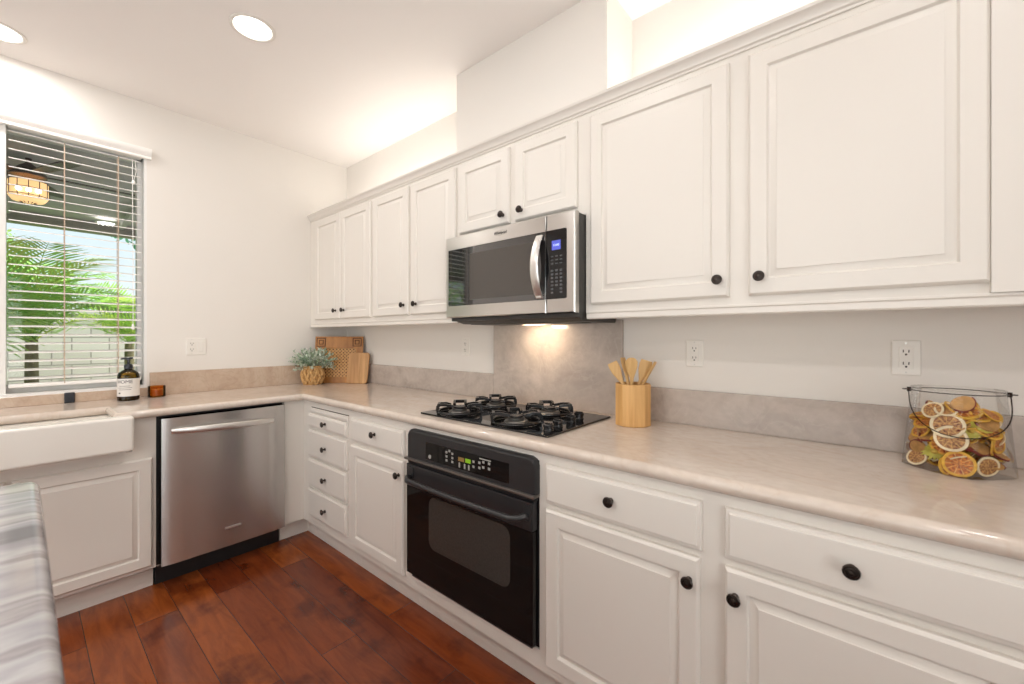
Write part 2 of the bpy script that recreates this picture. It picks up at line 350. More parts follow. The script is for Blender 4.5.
# ------------------------------------------------------------------ mesh builder
class MB:
    """Collects shapes; build() links them as ONE mesh object."""
    def __init__(s): s.bm = bmesh.new()
    def quad(s, a, b, c, d):
        vs = [s.bm.verts.new(p) for p in (a, b, c, d)]; s.bm.faces.new(vs)
    def box(s, x0, x1, y0, y1, z0, z1, bev=0.0, seg=2):
        t = bmesh.new()
        if x0 > x1: x0, x1 = x1, x0
        if y0 > y1: y0, y1 = y1, y0
        if z0 > z1: z0, z1 = z1, z0
        bmesh.ops.create_cube(t, size=1)
        for v in t.verts:
            v.co = Vector(((x0 + x1) / 2 + v.co.x * (x1 - x0), (y0 + y1) / 2 + v.co.y * (y1 - y0), (z0 + z1) / 2 + v.co.z * (z1 - z0)))
        if bev: bmesh.ops.bevel(t, geom=list(t.edges), offset=bev, segments=seg, affect='EDGES', profile=0.5)
        s.merge(t)
    def merge(s, t, mtx=None):
        if mtx: bmesh.ops.transform(t, matrix=mtx, verts=t.verts)
        me = bpy.data.meshes.new('tmp'); t.to_mesh(me); t.free(); s.bm.from_mesh(me); bpy.data.meshes.remove(me)
    def loft(s, loops, cap0=True, cap1=True, closed=True):
        vl = [[s.bm.verts.new(p) for p in lp] for lp in loops]
        n = len(vl[0])
        for a, b in zip(vl, vl[1:]):
            for i in range(n if closed else n - 1):
                j = (i + 1) % n
                s.bm.faces.new((a[i], a[j], b[j], b[i]))
        if cap0: s.bm.faces.new(list(reversed(vl[0])))
        if cap1: s.bm.faces.new(vl[-1])
    def lathe(s, prof, c=(0, 0, 0), axis='z', n=24, cap0=True, cap1=True):
        loops = []
        for r, h in prof:
            lp = []
            for i in range(n):
                a = 2 * PI * i / n
                x, y = r * math.cos(a), r * math.sin(a)
                p = (x, y, h) if axis == 'z' else ((x, -h, y) if axis == '-y' else (h, x, y))
                lp.append((c[0] + p[0], c[1] + p[1], c[2] + p[2]))
            loops.append(lp)
        s.loft(loops, cap0, cap1)
    def tube(s, pts, r, n=8, closed=False, sx=1.0):
        pts = [Vector(p) for p in pts]; loops = []
        N = len(pts); up = None
        for i, p in enumerate(pts):
            if closed: d = pts[(i + 1) % N] - pts[i - 1]
            else: d = pts[min(i + 1, N - 1)] - pts[max(i - 1, 0)]
            d.normalize()
            if up is None:
                up = Vector((0, 0, 1)) if abs(d.z) < 0.9 else Vector((1, 0, 0))
            a = d.cross(up).normalized(); b = a.cross(d).normalized(); up = b
            rr = r[i] if isinstance(r, (list, tuple)) else r
            loops.append([p + a * rr * sx * math.cos(2 * PI * k / n) + b * rr * math.sin(2 * PI * k / n) for k in range(n)])
        if closed:
            loops.append(loops[0]); s.loft(loops, False, False)
            bmesh.ops.remove_doubles(s.bm, verts=s.bm.verts, dist=1e-6)
        else: s.loft(loops)
    def bar(s, pts, w, h):
        """rectangular bar: section w wide (horizontal) x h along a vertical plane path"""
        pts = [Vector(p) for p in pts]; N = len(pts); loops = []
        hd = Vector((pts[-1].x - pts[0].x, pts[-1].y - pts[0].y, 0))
        hd = hd.normalized() if hd.length > 1e-6 else Vector((1, 0, 0))
        side = Vector((-hd.y, hd.x, 0))
        for i, p in enumerate(pts):
            d = (pts[min(i + 1, N - 1)] - pts[max(i - 1, 0)]).normalized(); nn = side.cross(d).normalized()
            loops.append([p + side * w / 2 + nn * h / 2, p - side * w / 2 + nn * h / 2, p - side * w / 2 - nn * h / 2, p + side * w / 2 - nn * h / 2])
        s.loft(loops)
    def build(s, name, m, parent=None, base=(0, 0, 0), loc=None, rot=None, smooth=32):
        bm = s.bm
        bmesh.ops.recalc_face_normals(bm, faces=bm.faces)
        if base != (0, 0, 0): bmesh.ops.translate(bm, vec=-Vector(base), verts=bm.verts)
        me = bpy.data.meshes.new(name); bm.to_mesh(me); bm.free()
        for p in me.polygons: p.use_smooth = True
        me.set_sharp_from_angle(angle=R(smooth))
        me.materials.append(M[m])
        o = bpy.data.objects.new(name, me); COL.objects.link(o)
        if parent: o.parent = parent
        if loc is not None: o.location = loc
        if rot is not None: o.rotation_euler = rot
        if len(me.polygons) < 6000:
            wn_ = o.modifiers.new('weighted_normals', 'WEIGHTED_NORMAL'); wn_.keep_sharp = True; wn_.weight = 100
        return o

def thing(name, label, cat, loc=(0, 0, 0), rz=0.0, group=None):
    o = bpy.data.objects.new(name, None); COL.objects.link(o)
    o.empty_display_size = 0.1
    o.location = loc; o.rotation_euler = (0, 0, rz); o['label'] = label; o['category'] = cat
    if group: o['group'] = group
    return o
def tag(o, label, cat, group=None):
    o['label'] = label; o['category'] = cat
    if group: o['group'] = group
    return o
def struct(o):
    o['kind'] = 'structure'; return o
def copy_tree(o, parent=None):
    c = o.copy(); COL.objects.link(c)
    if parent: c.parent = parent
    for ch in list(o.children): copy_tree(ch, c)
    return c
def text_mesh(mb, txt, size, mtx, depth=0.0004):
    cu = bpy.data.curves.new('lettering', 'FONT'); cu.body = txt; cu.size = size; cu.extrude = depth
    cu.align_x = 'CENTER'; cu.align_y = 'CENTER'
    ob = bpy.data.objects.new('lettering', cu); COL.objects.link(ob)
    dg = bpy.context.evaluated_depsgraph_get()
    me = bpy.data.meshes.new_from_object(ob.evaluated_get(dg))
    me.transform(mtx); mb.bm.from_mesh(me)
    bpy.data.meshes.remove(me); bpy.data.objects.remove(ob); bpy.data.curves.remove(cu)

def at_run(x, y, z, rz):
    """run frame -> world for thing roots"""
    c, s_ = math.cos(rz), math.sin(rz)
    return (c * x - s_ * y, s_ * x + c * y, z)

# ------------------------------------------------------------------ room shell
H = 2.697; X1 = 5.4; Y1 = -5.4; T = 0.15
fl = MB(); fl.box(0, X1, Y1, 0, -0.1, 0); struct(fl.build('floor', 'floor_wood'))
ce = MB(); ce.box(-T, X1 + T, Y1 - T, T, H, H + 0.1); struct(ce.build('ceiling', 'ceiling_paint'))
WY0, WY1, WZ0, WZ1 = -2.27, -1.28, 0.975, 2.385
wl_ = MB()
wl_.box(-T, 0, WY1, T, -0.1, H); wl_.box(-T, 0, Y1 - T, WY0, -0.1, H)
wl_.box(-T, 0, WY0, WY1, -0.1, WZ0); wl_.box(-T, 0, WY0, WY1, WZ1, H)
struct(wl_.build('wall_left', 'wall_paint'))
wr_ = MB(); wr_.box(0, X1 + T, 0, T, -0.1, H)
struct(wr_.build('wall_right', 'wall_paint'))
ch_ = MB(); ch_.box(1.634, 2.530, -0.245, -0.0005, 2.205, H - .0005)
struct(ch_.build('wall_chase', 'wall_paint'))
w3 = MB(); w3.box(0, 1.4, Y1 - T, Y1, -0.1, H); w3.box(4.4, X1, Y1 - T, Y1, -0.1, H); w3.box(1.4, 4.4, Y1 - T, Y1, 2.3, H)
struct(w3.build('wall_rear', 'wall_paint'))
w4 = MB(); w4.box(X1, X1 + T, -1.7, 0, -0.1, H); w4.box(X1, X1 + T, Y1 - T, -4.3, -0.1, H); w4.box(X1, X1 + T, -4.3, -1.7, 2.3, H)
struct(w4.build('wall_side', 'wall_paint'))
# glazed sliding doors added unseen behind the camera to let light in
def glazed(name, x0, x1, y0, y1, along):
    f = MB()
    n_ = 2
    if along == 'x':
        for a, b in ((x0, x1),):
            f.box(a, b, y0, y1, 0, 0.06); f.box(a, b, y0, y1, 2.24, 2.3)
        for k in range(n_ + 1):
            xx = x0 + (x1 - x0 - 0.06) * k / n_; f.box(xx, xx + 0.06, y0, y1, 0.06, 2.24)
    else:
        f.box(x0, x1, y0, y1, 0, 0.06); f.box(x0, x1, y0, y1, 2.24, 2.3)
        for k in range(n_ + 1):
            yy = y0 + (y1 - y0 - 0.06) * k / n_; f.box(x0, x1, yy, yy + 0.06, 0.06, 2.24)
    o = struct(f.build(name, 'window_vinyl'))
    p = MB()
    if along == 'x': p.box(x0, x1, (y0 + y1) / 2 - .003, (y0 + y1) / 2 + .003, 0.06, 2.24)
    else: p.box((x0 + x1) / 2 - .003, (x0 + x1) / 2 + .003, y0, y1, 0.06, 2.24)
    p.build('glass_pane', 'window_glass', o)
glazed('added_door_1', 1.4, 4.4, Y1 - 0.1, Y1 - 0.04, 'x')
glazed('added_door_2', X1 + 0.04, X1 + 0.1, -4.3, -1.7, 'y')

# window with mullion
f = MB(); fx0, fx1 = -0.13, -0.075
MU0, MU1 = -1.862, -1.822
f.box(fx0, fx1, WY0, WY1, WZ0, WZ0 + 0.045, 0.003); f.box(fx0, fx1, WY0, WY1, WZ1 - 0.04, WZ1, 0.003)
f.box(fx0, fx1, WY0, WY0 + 0.035, WZ0, WZ1, 0.003); f.box(fx0, fx1, WY1 - 0.035, WY1, WZ0, WZ1, 0.003)
f.box(fx0, -0.005, MU0, MU1, WZ0, WZ1, 0.003)
f.box(-0.15, -0.002, WY1 - 0.012, WY1 + .001, WZ0, WZ1); f.box(-0.15, -0.002, WY0 - .001, WY0 + .012, WZ0, WZ1); f.box(-0.15, -0.002, WY0, WY1, WZ1 - .010, WZ1 + .001)
win = struct(f.build('window_1', 'window_vinyl'))
g_ = MB(); g_.box(-0.106, -0.102, WY0 + 0.03, WY1 - 0.03, WZ0 + 0.04, WZ1 - 0.035); g_.build('glass_pane', 'window_glass', win)
s_ = MB(); s_.box(-0.075, 0.012, WY0, WY1, WZ0 - 0.02, WZ0 + 0.006, 0.003); s_.build('window_sill', 'window_vinyl', win)

# ------------------------------------------------------------------ window blinds
def blind(y0, y1, label):
    t = thing('window_blind', label, 'blind', (-0.03, (y0 + y1) / 2, WZ0 + 0.03), 0, 'white slatted blinds in the window')
    b = tuple(t.location)
    s = MB()
    z = 1.055
    while z < 2.335:
        c, sn = 0.0235, -0.0235 * math.tan(R(10))
        lo = []
        for k in range(7):
            q = -1 + 2 * k / 6
            lo.append((q * c, q * sn + 0.0022 * (1 - q * q)))
        up = [( -0.03 + x, z + h + 0.0028) for x, h in lo]; dn = [(-0.03 + x, z + h) for x, h in lo]
        ring = dn + up[::-1]
        s.loft([[(x, y0 + 0.004, h) for x, h in ring], [(x, y1 - 0.004, h) for x, h in ring]])
        z += 0.0455
    s.build('slats', 'blind_white', t, b)
    s = MB(); s.box(-0.056, -0.004, y0 + 0.003, y1 - 0.003, 1.010, 1.030, 0.004); s.build('bottom_rail', 'blind_white', t, b)
    s = MB(); s.box(-0.058, -0.002, y0, y1, 2.350, 2.374, 0.002); s.build('headrail', 'blind_white', t, b)
    for fr in (0.385, 0.80) if y1 > -1.5 else (0.2, 0.8):
        yy = y0 + (y1 - y0) * (fr if y1 > -1.5 else fr)
        s = MB()
        s.box(-0.0050, -0.0038, yy - 0.0018, yy + 0.0018, 1.02, 2.33); s.box(-0.0562, -0.0550, yy - 0.0018, yy + 0.0018, 1.02, 2.33)
        s.build('ladder_cord', 'cord_tan', t, b)
    if y1 > -1.5:
        s = MB(); yy = -1.345
        s.tube([(-0.001, yy, 2.33), (0.002, yy, 2.1), (0.003, yy + .002, 1.75), (0.003, yy + .002, 1.35)], 0.0016, 6)
        s.tube([(-0.001, yy + .012, 2.33), (0.002, yy + .016, 2.26), (0.002, yy + .004, 2.20)], 0.0014, 6)
        s.lathe([(0.002, 0.0), (0.006, -0.008), (0.008, -0.03), (0.003, -0.036)], (0.003, yy + .002, 1.35), n=10)
        s.lathe([(0.003, 0.0), (0.008, -0.006), (0.008, -0.018), (0.003, -0.024)], (0.002, yy + .004, 2.205), n=10)
        s.build('pull_cord', 'blind_white', t, b)
    return t
blind(-1.818, -1.302, 'white slatted window blind above the soap bottle')
blind(-2.232, -1.866, 'narrower white slatted blind in the window pane past the mullion')
v = MB()
prof = [(0.0005, 2.348), (0.022, 2.348), (0.024, 2.354), (0.020, 2.362), (0.026, 2.372), (0.034, 2.382), (0.038, 2.394), (0.038, 2.406), (0.0005, 2.406)]
v.loft([[(x, WY0 - 0.03, z) for x, z in prof], [(x, -1.262, z) for x, z in prof]])
tag(v.build('window_valance', 'blind_white', None, (0, -1.77, 2.325), (0, -1.77, 2.325)), 'white moulded valance across the top of the window', 'valance')

# ------------------------------------------------------------------ cabinets
def rect_loop(u0, u1, z0, z1, i, y):
    return [(u0 + i, y, z0 + i), (u1 - i, y, z0 + i), (u1 - i, y, z1 - i), (u0 + i, y, z1 - i)]
def raised_panel(mb, u0, u1, z0, z1, yb, t=0.02):
    """raised-panel door: back at y=yb, front at y=yb-t"""
    pr = [(0, 0), (0, t * 0.60), (0.004, t * 0.86), (0.0045, t * 0.88), (0.007, t), (0.048, t), (0.050, t * 0.94), (0.0525, t * 0.60), (0.0545, t * 0.50), (0.058, t * 0.50), (0.0745, t * 0.88), (0.0750, t * 0.96), (0.077, t)]
    mb.loft([rect_loop(u0, u1, z0, z1, i, yb - d) for i, d in pr])
def slab_front(mb, u0, u1, z0, z1, yb, t=0.02):
    pr = [(0, 0), (0, t * 0.5), (0.003, t * 0.72), (0.010, t * 0.78), (0.0115, t * 0.93), (0.014, t)]
    mb.loft([rect_loop(u0, u1, z0, z1, i, yb - d) for i, d in pr])
def knob_at(u, y, z, parent, base):
    k = MB()
    k.lathe([(0.0085, 0), (0.0085, 0.003), (0.0058, 0.005), (0.0050, 0.013), (0.0070, 0.017), (0.0150, 0.0195), (0.0160, 0.0215), (0.0156, 0.0240), (0.0138, 0.0256), (0.0130, 0.0244), (0.0118, 0.0244), (0.0108, 0.0268), (0.0084, 0.0274), (0.0076, 0.0262), (0.0064, 0.0264), (0.0052, 0.0284), (0.0020, 0.0292), (0.0006, 0.0292)], (u, y, z), '-y', 24)
    return k.build('knob', 'knob_bronze', parent, base)

class Unit:
    def __init__(s, name, label, cat, u0, u1, z0, rz=0.0, group=None, y0=0.0):
        s.base = ((u0 + u1) / 2, y0, z0); s.rz = rz
        s.t = thing(name, label, cat, at_run(*s.base, rz), rz, group)
    def add(s, mb, name, m='cabinet_paint', parent=None, **k): return mb.build(name, m, parent or s.t, s.base, **k)
    def door(s, u0, u1, z0, z1, yb, ku=None, kz=None, t=0.02):
        mb = MB(); raised_panel(mb, u0, u1, z0, z1, yb, t); d = s.add(mb, 'door')
        if ku is not None: knob_at(ku, yb - t + 0.001, kz, d, s.base)
        return d
    def drawer(s, u0, u1, z0, z1, yb, ku, kz, t=0.02):
        mb = MB(); slab_front(mb, u0, u1, z0, z1, yb, t); d = s.add(mb, 'drawer')
        if ku is not None: knob_at(ku, yb - t + 0.001, kz, d, s.base)
        return d

FY, TY, ZT, ZC = -0.613, -0.552, 0.117, 0.8735
def base_body(u, u0, u1, yback=-0.003, ff=FY, tf=TY):
    mb = MB(); mb.box(u0, u1, ff, yback, ZT, ZC); mb.box(u0, u1, tf, yback - 0.02, 0.0, ZT)
    mb.box(u0, u1, tf - 0.006, tf, 0.0, 0.085, 0.002)
    return u.add(mb, 'body')
RZL = PI / 2     # run frame of the left wall: u = world y, depth = world x
g1 = 'base cabinets'
# corner cabinet (blind) closing the angle: flat filler beside the dishwasher
c = Unit('corner_cabinet', 'plain white corner cabinet panel between dishwasher and stack of drawers', 'cabinet', 0, 0.66, 0)
mb = MB(); mb.box(0.003, 0.607, -0.732, -0.003, ZT, ZC); mb.box(0.607, 0.655, FY, -0.003, ZT, ZC)
mb.box(0.003, 0.533, -0.732, -0.003, 0, ZT); mb.box(0.533, 0.655, TY, -0.003, 0, ZT)
mb.box(0.533, 0.539, -0.732, TY, 0, 0.085, 0.002); mb.box(0.539, 0.655, TY - 0.006, TY, 0, 0.085, 0.002)
c.add(mb, 'body')
# four-drawer stack
c = Unit('drawer_cabinet', 'white base cabinet with a stack of four small drawers', 'cabinet', 0.655, 1.195, 0)
base_body(c, 0.655, 1.195)
mb = MB(); slab_front(mb, 0.722, 1.168, 0.806, 0.838, FY, 0.012); c.add(mb, 'pull_out_board')
mb = MB(); mb.box(0.722, 1.168, FY - 0.004, FY, 0.838, 0.842); c.add(mb, 'board_gap_shade', 'gap_shade')  # dark strip painting the shade of the gap above the board
for z0, z1, kz in ((0.722, 0.803, 0.764), (0.541, 0.706, 0.618), (0.361, 0.525, 0.439), (0.176, 0.345, 0.257)):
    c.drawer(0.702, 1.164, z0, z1, FY, 0.932, kz)
# drawer over door
c = Unit('base_cabinet', 'narrow white base cabinet between drawer stack and black oven', 'cabinet', 1.195, 1.722, 0, group=g1)
base_body(c, 1.195, 1.722)
c.drawer(1.214, 1.688, 0.714, 0.836, FY, 1.454, 0.784)
c.door(1.214, 1.688, 0.158, 0.693, FY, 1.660, 0.626)
# oven housing
c = Unit('oven_cabinet', 'white cabinet frame surrounding the built-in black oven', 'cabinet', 1.722, 2.488, 0)
mb = MB(); mb.box(1.722, 1.745, FY, -0.003, ZT, ZC); mb.box(2.462, 2.488, FY, -0.003, ZT, ZC)
mb.box(1.745, 2.462, FY, -0.003, 0.845, ZC); mb.box(1.745, 2.462, FY, -0.003, ZT, 0.185)
mb.box(1.722, 2.488, TY, -0.02, 0, ZT); mb.box(1.722, 2.488, TY - 0.006, TY, 0, 0.085, 0.002)
mb.box(1.745, 2.462, -0.02, -0.003, 0.185, 0.845)
c.add(mb, 'body')
# right of the oven
c = Unit('base_cabinet', 'white base cabinet immediately right of the oven, one drawer over one door', 'cabinet', 2.488, 3.028, 0, group=g1)
base_body(c, 2.488, 3.028)
c.drawer(2.497, 2.997, 0.711, 0.841, FY, 2.742, 0.782)
c.door(2.497, 2.992, 0.158, 0.690, FY, 2.968, 0.630)
c = Unit('base_cabinet', 'white base cabinet below the glass jar, nearest the camera on the right', 'cabinet', 3.028, 3.62, 0, group=g1)
base_body(c, 3.028, 3.62)
c.drawer(3.053, 3.555, 0.714, 0.841, FY, 3.301, 0.780)
c.door(3.053, 3.555, 0.158, 0.692, FY, 3.078, 0.629)
c = Unit('end_cabinet', 'plain white end panel of the base cabinets past the last door', 'cabinet', 3.62, 3.9, 0)
base_body(c, 3.62, 3.9)
# sink base on the left wall (run frame u = y)
FL, TL = -0.607, -0.533
c = Unit('sink_cabinet', 'white base cabinet under the apron sink, with a wide raised-panel door', 'cabinet', -2.30, -1.336, 0, RZL)
mb = MB()
mb.box(-2.30, -1.336, FL, -0.003, ZT, 0.715)
mb.box(-1.425, -1.336, FL, -0.003, 0.715, ZC); mb.box(-2.30, -2.215, FL, -0.003, 0.715, ZC); mb.box(-2.215, -1.425, -0.34, -0.003, 0.715, ZC)
mb.box(-2.30, -1.336, TL, -0.02, 0, ZT); mb.box(-2.30, -1.336, TL - 0.006, TL, 0, 0.085, 0.002)
c.add(mb, 'body')
c.door(-1.800, -1.352, 0.135, 0.672, FL); c.door(-2.262, -1.815, 0.135, 0.672, FL)

# ------------------------------------------------------------------ countertop
def offset_poly(P_, o):
    n = len(P_); out = []
    for i in range(n):
        a, b_, c_ = Vector(P_[i - 1]), Vector(P_[i]), Vector(P_[(i + 1) % n])
        d1 = (b_ - a).normalized(); d2 = (c_ - b_).normalized()
        n1 = Vector((-d1.y, d1.x)); n2 = Vector((-d2.y, d2.x))
        out.append(b_ + (n1 + n2) * (o / (1 + n1.dot(n2))))
    return out
def slab(mb, outline, z0, z1, r, seg=8):
    area = sum(outline[i - 1][0] * outline[i][1] - outline[i][0] * outline[i - 1][1] for i in range(len(outline)))
    if area < 0: outline = outline[::-1]
    zc = (z0 + z1) / 2; loops = []
    for k in range(seg + 1):
        t = -PI / 2 + PI * k / seg
        o = r * (1 - math.cos(t)); z = zc + (z1 - z0) / 2 * math.sin(t)
        loops.append([(p.x, p.y, z) for p in offset_poly(outline, o)])
    mb.loft(loops)
out = [(0.001, -0.001), (0.001, -2.42), (0.645, -2.42), (0.645, -2.15), (0.368, -2.15), (0.368, -1.497), (0.645, -1.497), (0.645, -0.640), (3.9, -0.640), (3.9, -0.001)]
mb = MB(); slab(mb, out, 0.874, 0.914, 0.019)
tag(mb.build('countertop', 'counter_stone', None, (0.3, -0.3, 0.874), (0.3, -0.3, 0.874)), 'L-shaped polished cream stone countertop with rounded edge', 'countertop')
# backsplash pieces
def plate(name, label, m, x0, x1, y0, y1, z0, z1, cat='backsplash'):
    mb = MB(); mb.box(x0, x1, y0, y1, z0, z1, 0.0015, 1)
    b_ = ((x0 + x1) / 2, (y0 + y1) / 2, z0)
    return tag(mb.build(name, m, None, b_, b_), label, cat)
BS = 1.056
ZB = 0.9142
plate('stone_backsplash', 'beige stone strip along the window wall behind the dishwasher counter', 'splash_beige', 0.001, 0.021, -1.268, -0.022, ZB, BS)
plate('stone_backsplash', 'low beige stone strip under the window behind the sink', 'splash_beige', 0.001, 0.021, -2.42, -1.269, ZB, 0.966)
plate('stone_backsplash', 'taupe stone strip behind the boards and left of the cooktop', 'splash_taupe', 0.001, 1.698, -0.021, -0.001, ZB, BS + .004)
plate('stone_backsplash', 'tall taupe stone panel behind the cooktop below the microwave', 'splash_taupe', 1.699, 2.489, -0.021, -0.001, ZB, 1.35)
plate('stone_backsplash', 'taupe stone strip on the right, from utensil holder to glass jar', 'splash_taupe', 2.490, 3.9, -0.021, -0.001, ZB, BS)

# ------------------------------------------------------------------ upper cabinets
UF = -0.300; UT = 2.20; UB = 1.377
def upper_body(u, u0, u1, z0=UB, z1=UT):
    mb = MB(); mb.box(u0, u1, UF, -0.001, z0, z1); return u.add(mb, 'body')
g2 = 'wall cabinets'
c = Unit('wall_cabinet', 'white wall cabinet in the corner above the plant, two tall doors', 'cabinet', 0.001, 0.900, UB, group=g2)
upper_body(c, 0.001, 0.900)
c.door(0.102, 0.490, 1.401, 2.157, UF, 0.434, 1.461, 0.018); c.door(0.500, 0.884, 1.401, 2.157, UF, 0.549, 1.461, 0.018)
c = Unit('wall_cabinet', 'white wall cabinet left of the microwave, two tall doors', 'cabinet', 0.900, 1.712, UB, group=g2)
upper_body(c, 0.900, 1.712)
c.door(0.915, 1.292, 1.401, 2.157, UF, 1.252, 1.461, 0.018); c.door(1.317, 1.698, 1.401, 2.157, UF, 1.368, 1.462, 0.018)
c = Unit('wall_cabinet', 'short white wall cabinet over the microwave, two small doors', 'cabinet', 1.712, 2.466, 1.772, group=g2)
upper_body(c, 1.712, 2.466, 1.772)
c.door(1.727, 2.068, 1.803, 2.157, UF, 2.034, 1.844, 0.018); c.door(2.102, 2.430, 1.803, 2.157, UF, 2.144, 1.846, 0.018)
c = Unit('wall_cabinet', 'white wall cabinet right of the microwave, single wide door', 'cabinet', 2.466, 3.020, UB, group=g2)
upper_body(c, 2.466, 3.020)
c.door(2.492, 2.993, 1.402, 2.152, UF, 2.963, 1.457, 0.018)
c = Unit('wall_cabinet', 'largest-looking white wall cabinet at upper right above the jar', 'cabinet', 3.020, 3.9, UB, group=g2)
upper_body(c, 3.020, 3.9)
c.door(3.048, 3.5492, 1.402, 2.152, UF, 3.080, 1.458, 0.018)
mb = MB(); mb.box(3.5496, 3.9, UF - 0.0165, UF, 1.377, UT); c.add(mb, 'end_panel')
# crown moulding, light rails
crown = [(UF, 2.176), (UF - 0.006, 2.176), (UF - 0.008, 2.182), (UF - 0.014, 2.186), (UF - 0.016, 2.194), (UF - 0.022, 2.205), (UF - 0.031, 2.211), (UF - 0.034, 2.220), (UF + 0.02, 2.220), (UF + 0.02, UT), (UF, UT)]
mb = MB(); mb.loft([[(0.002, y, z) for y, z in crown], [(3.9, y, z) for y, z in crown]])
tag(mb.build('crown_moulding', 'cabinet_paint', None, (1.9, UF, 2.176), (1.9, UF, 2.176)), 'white crown moulding running along the tops of the wall cabinets', 'moulding')
rail = [(-0.275, UB), (-0.275, 1.345), (-0.304, 1.345), (-0.307, 1.349), (-0.307, 1.366), (-0.311, 1.370), (-0.311, 1.376), (UF, UB)]
for x0, x1, lb in ((0.012, 1.708, 'white light rail under the wall cabinets left of the microwave'), (2.472, 3.9, 'white light rail under the wall cabinets right of the microwave')):
    mb = MB(); mb.loft([[(x0, y, z) for y, z in rail], [(x1, y, z) for y, z in rail]])
    if x0 < 1: pass
    b_ = ((x0 + x1) / 2, -0.29, 1.345)
    tag(mb.build('light_rail', 'cabinet_paint', None, b_, b_), lb, 'moulding', 'light rails')
# light strips lying on the cabinet tops
for x0, x1, lb, pw in ((0.25, 1.60, 'slim light strip on top of the wall cabinets left of the chase', 2.4), (2.62, 3.85, 'slim light strip on top of the wall cabinets right of the chase', 4.2)):
    t = thing('light_strip', lb, 'light', ((x0 + x1) / 2, -0.13, UT), 0, 'cabinet-top light strips')
    mb = MB(); mb.box(x0, x1, -0.15, -0.11, UT + .0002, UT + 0.012, 0.002); mb.build('channel', 'aluminium', t, tuple(t.location))
    mb = MB(); mb.box(x0 + .01, x1 - .01, -0.145, -0.115, UT + 0.012, UT + 0.015); mb.build('diffuser', 'strip_lens', t, tuple(t.location))
    light('strip_lamp', 'AREA', (0, 0, 0.018), pw, (1, 0.95, 0.88), x1 - x0 - .04, 0.03, rot=(PI, 0, 0), parent=t)

# ------------------------------------------------------------------ microwave
t = thing('microwave', 'stainless over-the-range microwave with black glass door mounted above the cooktop', 'microwave', (2.09, 0, 1.34))
B = tuple(t.location); MX0, MX1, MF = 1.709, 2.465, -0.376
mb = MB(); mb.box(MX0 + .004, MX1 - .003, -0.352, -0.022, 1.352, 1.768, 0.002)
mb.loft([[(MX0 + .03, -0.345, 1.352), (MX1 - .004, -0.345, 1.352), (MX1 - .004, -0.022, 1.352), (MX0 + .03, -0.022, 1.352)], [(MX0 + .06, -0.32, 1.337), (MX1 - .004, -0.32, 1.337), (MX1 - .004, -0.03, 1.337), (MX0 + .06, -0.03, 1.337)]])
mb.build('body', 'micro_side', t, B)
# door: steel frame with opening
def frame_front(mb, x0, x1, z0, z1, ox0, ox1, oz0, oz1, yb, yf):
    mb.loft([rect_loop(x0, x1, z0, z1, 0, yb), rect_loop(x0, x1, z0, z1, 0, yf + .004), rect_loop(x0, x1, z0, z1, 0.004, yf),
             [(ox0, yf, oz0), (ox1, yf, oz0), (ox1, yf, oz1), (ox0, yf, oz1)], [(ox0, yf + .004, oz0), (ox1, yf + .004, oz0), (ox1, yf + .004, oz1), (ox0, yf + .004, oz1)]], True, True)
yb = -0.354; yf = -0.386
mb = MB(); frame_front(mb, MX0, 2.3268, 1.369, 1.770, 1.727, 2.3262, 1.426, 1.706, yb, yf); dr = mb.build('door', 'steel_micro', t, B)
mb = MB(); mb.box(1.7275, 2.3265, yf - .0005, yf + .01, 1.4265, 1.7055, 0.001, 1); mb.build('door_glass', 'mirror_black', dr, B)
mb = MB(); mb.box(1.880, 2.262, yf - .0012, yf + .002, 1.452, 1.672, 0.0003, 1); mb.build('viewing_screen', 'micro_screen_reflection', dr, B)  # mesh screen; its brown tone also holds a painted reflection of the wall
# handle bowed outward
mb = MB(); loops = []
for k in range(17):
    a = k / 16; z = 1.432 + a * (1.694 - 1.432); bow = math.sin(PI * a) ** 0.8 * 0.040
    y = yf - 0.004 - bow; w = 0.017 + 0.003 * math.sin(PI * a)
    th = 0.006
    loops.append([(2.297 - w, y + th, z), (2.297 - w, y + 0.002, z), (2.297 - w * .6, y - 0.001, z), (2.297 + w * .6, y - 0.001, z), (2.297 + w, y + 0.002, z), (2.297 + w, y + th, z)])
mb.loft(loops)
mb.box(2.285, 2.309, yf - 0.012, yf, 1.434, 1.452, 0.002); mb.box(2.285, 2.309, yf - 0.012, yf, 1.674, 1.692, 0.002)
mb.build('handle', 'steel_handle', dr, B)
mb = MB(); text_mesh(mb, 'Whirlpool', 0.018, Matrix.Translation((2.078, yf - .0008, 1.741)) @ Matrix.Rotation(PI / 2, 4, 'X')); 
mb.tube([(2.078 + 0.036 * math.cos(a), yf - .0008, 1.741 + 0.011 * math.sin(a)) for a in [R(d) for d in range(20, 330, 15)]], 0.0003, 5)
mb.build('lettering', 'micro_side', dr, B)
mb = MB(); frame_front(mb, 2.3292, MX1, 1.369, 1.770, 2.3298, 2.429, 1.426, 1.706, yb, yf)
cp = mb.build('control_panel', 'steel_micro', t, B)
mb = MB()
